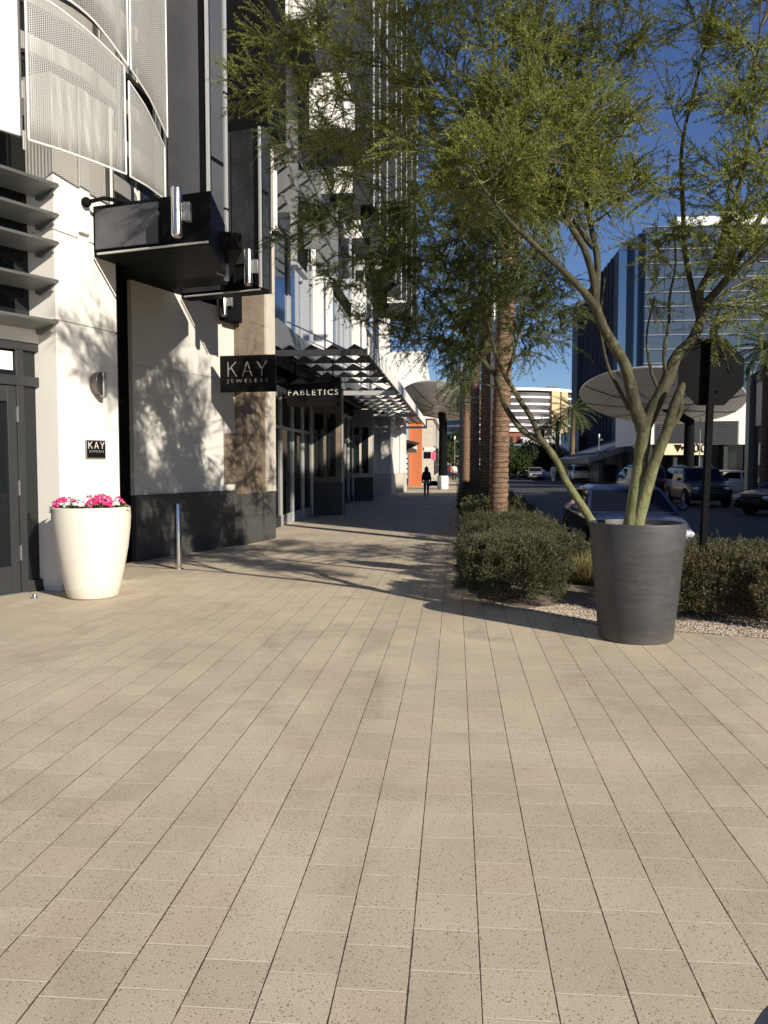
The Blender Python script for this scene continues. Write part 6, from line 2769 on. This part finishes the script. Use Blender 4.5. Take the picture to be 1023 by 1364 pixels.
def walker(loc, rot, label, h=1.0, top='hood', legs='trousers', hooded=True, stride=.16):
    """figure walking away (+Y) at the origin, then placed"""
    t = thing('person', label, 'person', (0, 0, 0))
    J = {'pelvis': (0, 0, .92, (.135, .10)), 'waist': (0, 0, 1.06, (.125, .09)), 'chest': (0, .01, 1.25, (.155, .105)), 'collar': (0, .015, 1.38, (.10, .07)), 'neck': (0, .02, 1.45, (.05, .05)), 'head': (0, .04, 1.55, (.072, .085)), 'crown_': (0, .045, 1.66, (.06, .07))}
    E_ = [('pelvis', 'waist'), ('waist', 'chest'), ('chest', 'collar'), ('collar', 'neck'), ('neck', 'head'), ('head', 'crown_')]
    for s_, nm in ((-1, 'l'), (1, 'r')):
        sw = stride * s_
        J.update({'hip' + nm: (s_ * .09, 0, .84, (.085, .085)), 'knee' + nm: (s_ * .095, sw * .55 + .03, .48, (.055, .055)), 'ankle' + nm: (s_ * .095, sw, .09, (.035, .035)), 'toe' + nm: (s_ * .105, sw + .15, .035, (.035, .025))})
        E_ += [('pelvis', 'hip' + nm), ('hip' + nm, 'knee' + nm), ('knee' + nm, 'ankle' + nm), ('ankle' + nm, 'toe' + nm)]
        ax = -sw * .7
        J.update({'sh' + nm: (s_ * .17, .01, 1.36, (.055, .055)), 'el' + nm: (s_ * .225, ax * .5 - .01, 1.10, (.04, .04)), 'wr' + nm: (s_ * .235, ax + .05, .87, (.026, .026)), 'palm' + nm: (s_ * .235, ax + .07, .80, (.034, .018))})
        E_ += [('collar', 'sh' + nm), ('sh' + nm, 'el' + nm), ('el' + nm, 'wr' + nm), ('wr' + nm, 'palm' + nm)]
        for k in range(4):
            y0 = ax + .045 + k * .017
            ln = (.055, .07, .075, .062)[k]
            J.update({'f%d%s' % (k, nm): (s_ * .235, y0 + .003 * k, .765, (.009, .009)), 'g%d%s' % (k, nm): (s_ * .225, y0 + .006 * k, .765 - ln, (.007, .007))})
            E_ += [('palm' + nm, 'f%d%s' % (k, nm)), ('f%d%s' % (k, nm), 'g%d%s' % (k, nm))]
        J.update({'th' + nm: (s_ * .225, ax + .115, .79, (.01, .01)), 'tt' + nm: (s_ * .22, ax + .125, .755, (.008, .008))})
        E_ += [('palm' + nm, 'th' + nm), ('th' + nm, 'tt' + nm)]
    skin_body('body', J, E_, M['skin'], t)
    # clothes
    JT = {k: J[k] for k in ('pelvis', 'waist', 'chest', 'collar', 'neck', 'shl', 'shr', 'ell', 'elr', 'wrl', 'wrr')}
    JT = {k: (x, y, z, (r[0] + .03, r[1] + .03)) for k, (x, y, z, r) in JT.items()}
    JT['neck'] = (*J['neck'][:3], (.07, .07))
    if hooded:
        JT['waist'] = (0, 0, 1.06, (.215, .16))
        JT['pelvis'] = (0, 0, .90, (.255, .19))
        JT['chest'] = (0, .01, 1.25, (.20, .15))
    skin_body('top', JT, [('pelvis', 'waist'), ('waist', 'chest'), ('chest', 'collar'), ('collar', 'neck'), ('collar', 'shl'), ('shl', 'ell'), ('ell', 'wrl'), ('collar', 'shr'), ('shr', 'elr'), ('elr', 'wrr')], M[top], t)
    JL = {'pelvis': (0, 0, .93, (.15, .12))}
    for nm in 'lr':
        for k in ('hip', 'knee', 'ankle'):
            x, y, z, r = J[k + nm]
            JL[k + nm] = (x, y, z, (r[0] + .022, r[1] + .022))
    skin_body('trousers', JL, [('pelvis', 'hipl'), ('hipl', 'kneel'), ('kneel', 'anklel'), ('pelvis', 'hipr'), ('hipr', 'kneer'), ('kneer', 'ankler')], M[legs], t)
    for nm, s_ in (('l', -1), ('r', 1)):
        x, y, z, r = J['ankle' + nm]
        b = MB()
        b.ball((x, y + .07, .045), (.05, .14, .05), 14, 8)
        b.build('shoe', M['nearblack'], t)
    b = MB()
    if hooded:
        b.ball((0, .03, 1.57), (.125, .14, .17), 18, 12)
        b.ball((0, .02, 1.70), (.06, .08, .07), 14, 8)
        b.ball((0, -.02, 1.43), (.15, .12, .09), 18, 10)
        b.build('hood', M[top], t)
        b = MB()
        b.lathe([(.262, .78), (.268, .81), (.262, .84)], (0, 0, 0), 24)
        b.build('shirt_hem', M['shirt'], t)
    else:
        b.ball((0, .03, 1.60), (.095, .11, .11), 16, 10)
        b.build('hair', M['hair'], t)
    # face (turned away from us, still there)
    b = MB()
    b.ball((0, .135, 1.56), (.016, .022, .02), 8, 6)
    b.build('nose', M['skin'], t)
    b = MB()
    for s_ in (-1, 1):
        b.ball((s_ * .032, .118, 1.585), (.012, .008, .008), 8, 6)
    b.build('eyes', M['whitecloth'], t)
    b = MB()
    b.ball((0, .122, 1.515), (.026, .008, .008), 8, 6)
    b.build('mouth', M['redcloth'], t)
    t.location = loc
    t.rotation_euler = (0, 0, rot)
    t.scale = (h, h, h)
    return t


q = G(568, 661)
hP_ = (AY(568, 622, q.y).z) / 1.72
p_ = walker((q.x, q.y, 0), R(4), 'person in a dark hooded top walking away along the left pavement with a bag', hP_)
t = thing('shoulder_bag', 'black soft bag carried at the right side of the hooded walker', 'bag', (q.x + .33 * hP_, q.y + .0, .62))
b = MB()
o0 = Vector((q.x + .40 * hP_, q.y, .66))
b.grid(lambda a, c_: (o0.x + (a - .5) * .46 * (1 - .12 * (c_ - .5)), o0.y + .09 * math.sin(a * math.pi) * math.sin(c_ * math.pi), o0.z + (c_ - .5) * .26 + .03 * math.sin(a * 3)), 8, 6)
b.grid(lambda a, c_: (o0.x + (.5 - a) * .46 * (1 - .12 * (c_ - .5)), o0.y - .09 * math.sin(a * math.pi) * math.sin(c_ * math.pi), o0.z + (c_ - .5) * .26 + .03 * math.sin((1 - a) * 3)), 8, 6)
b.build('pouch', M['nearblack'], t)
b = MB()
b.tube([o0 + Vector((-.18, 0, .12)), o0 + Vector((-.15, 0, .26)), o0 + Vector((.0, 0, .30)), o0 + Vector((.15, 0, .12))], .012, 8)
b.build('strap', M['nearblack'], t)
q = AY(737, 642, 80)
walker((q.x, 80, ZR), R(20), 'person in white clothes standing beside the far parked cars', 1.05, 'whitecloth', 'whitecloth', False, .05)
q = AY(605, 640, 78)
walker((q.x, 78, 0), R(0), 'person in a white top far along the left pavement', 1.0, 'whitecloth', 'trousers', False)
q = AY(601, 640, 84)
walker((q.x, 84, 0), R(0), 'person in a red top far along the left pavement', 1.0, 'redcloth', 'trousers', False)
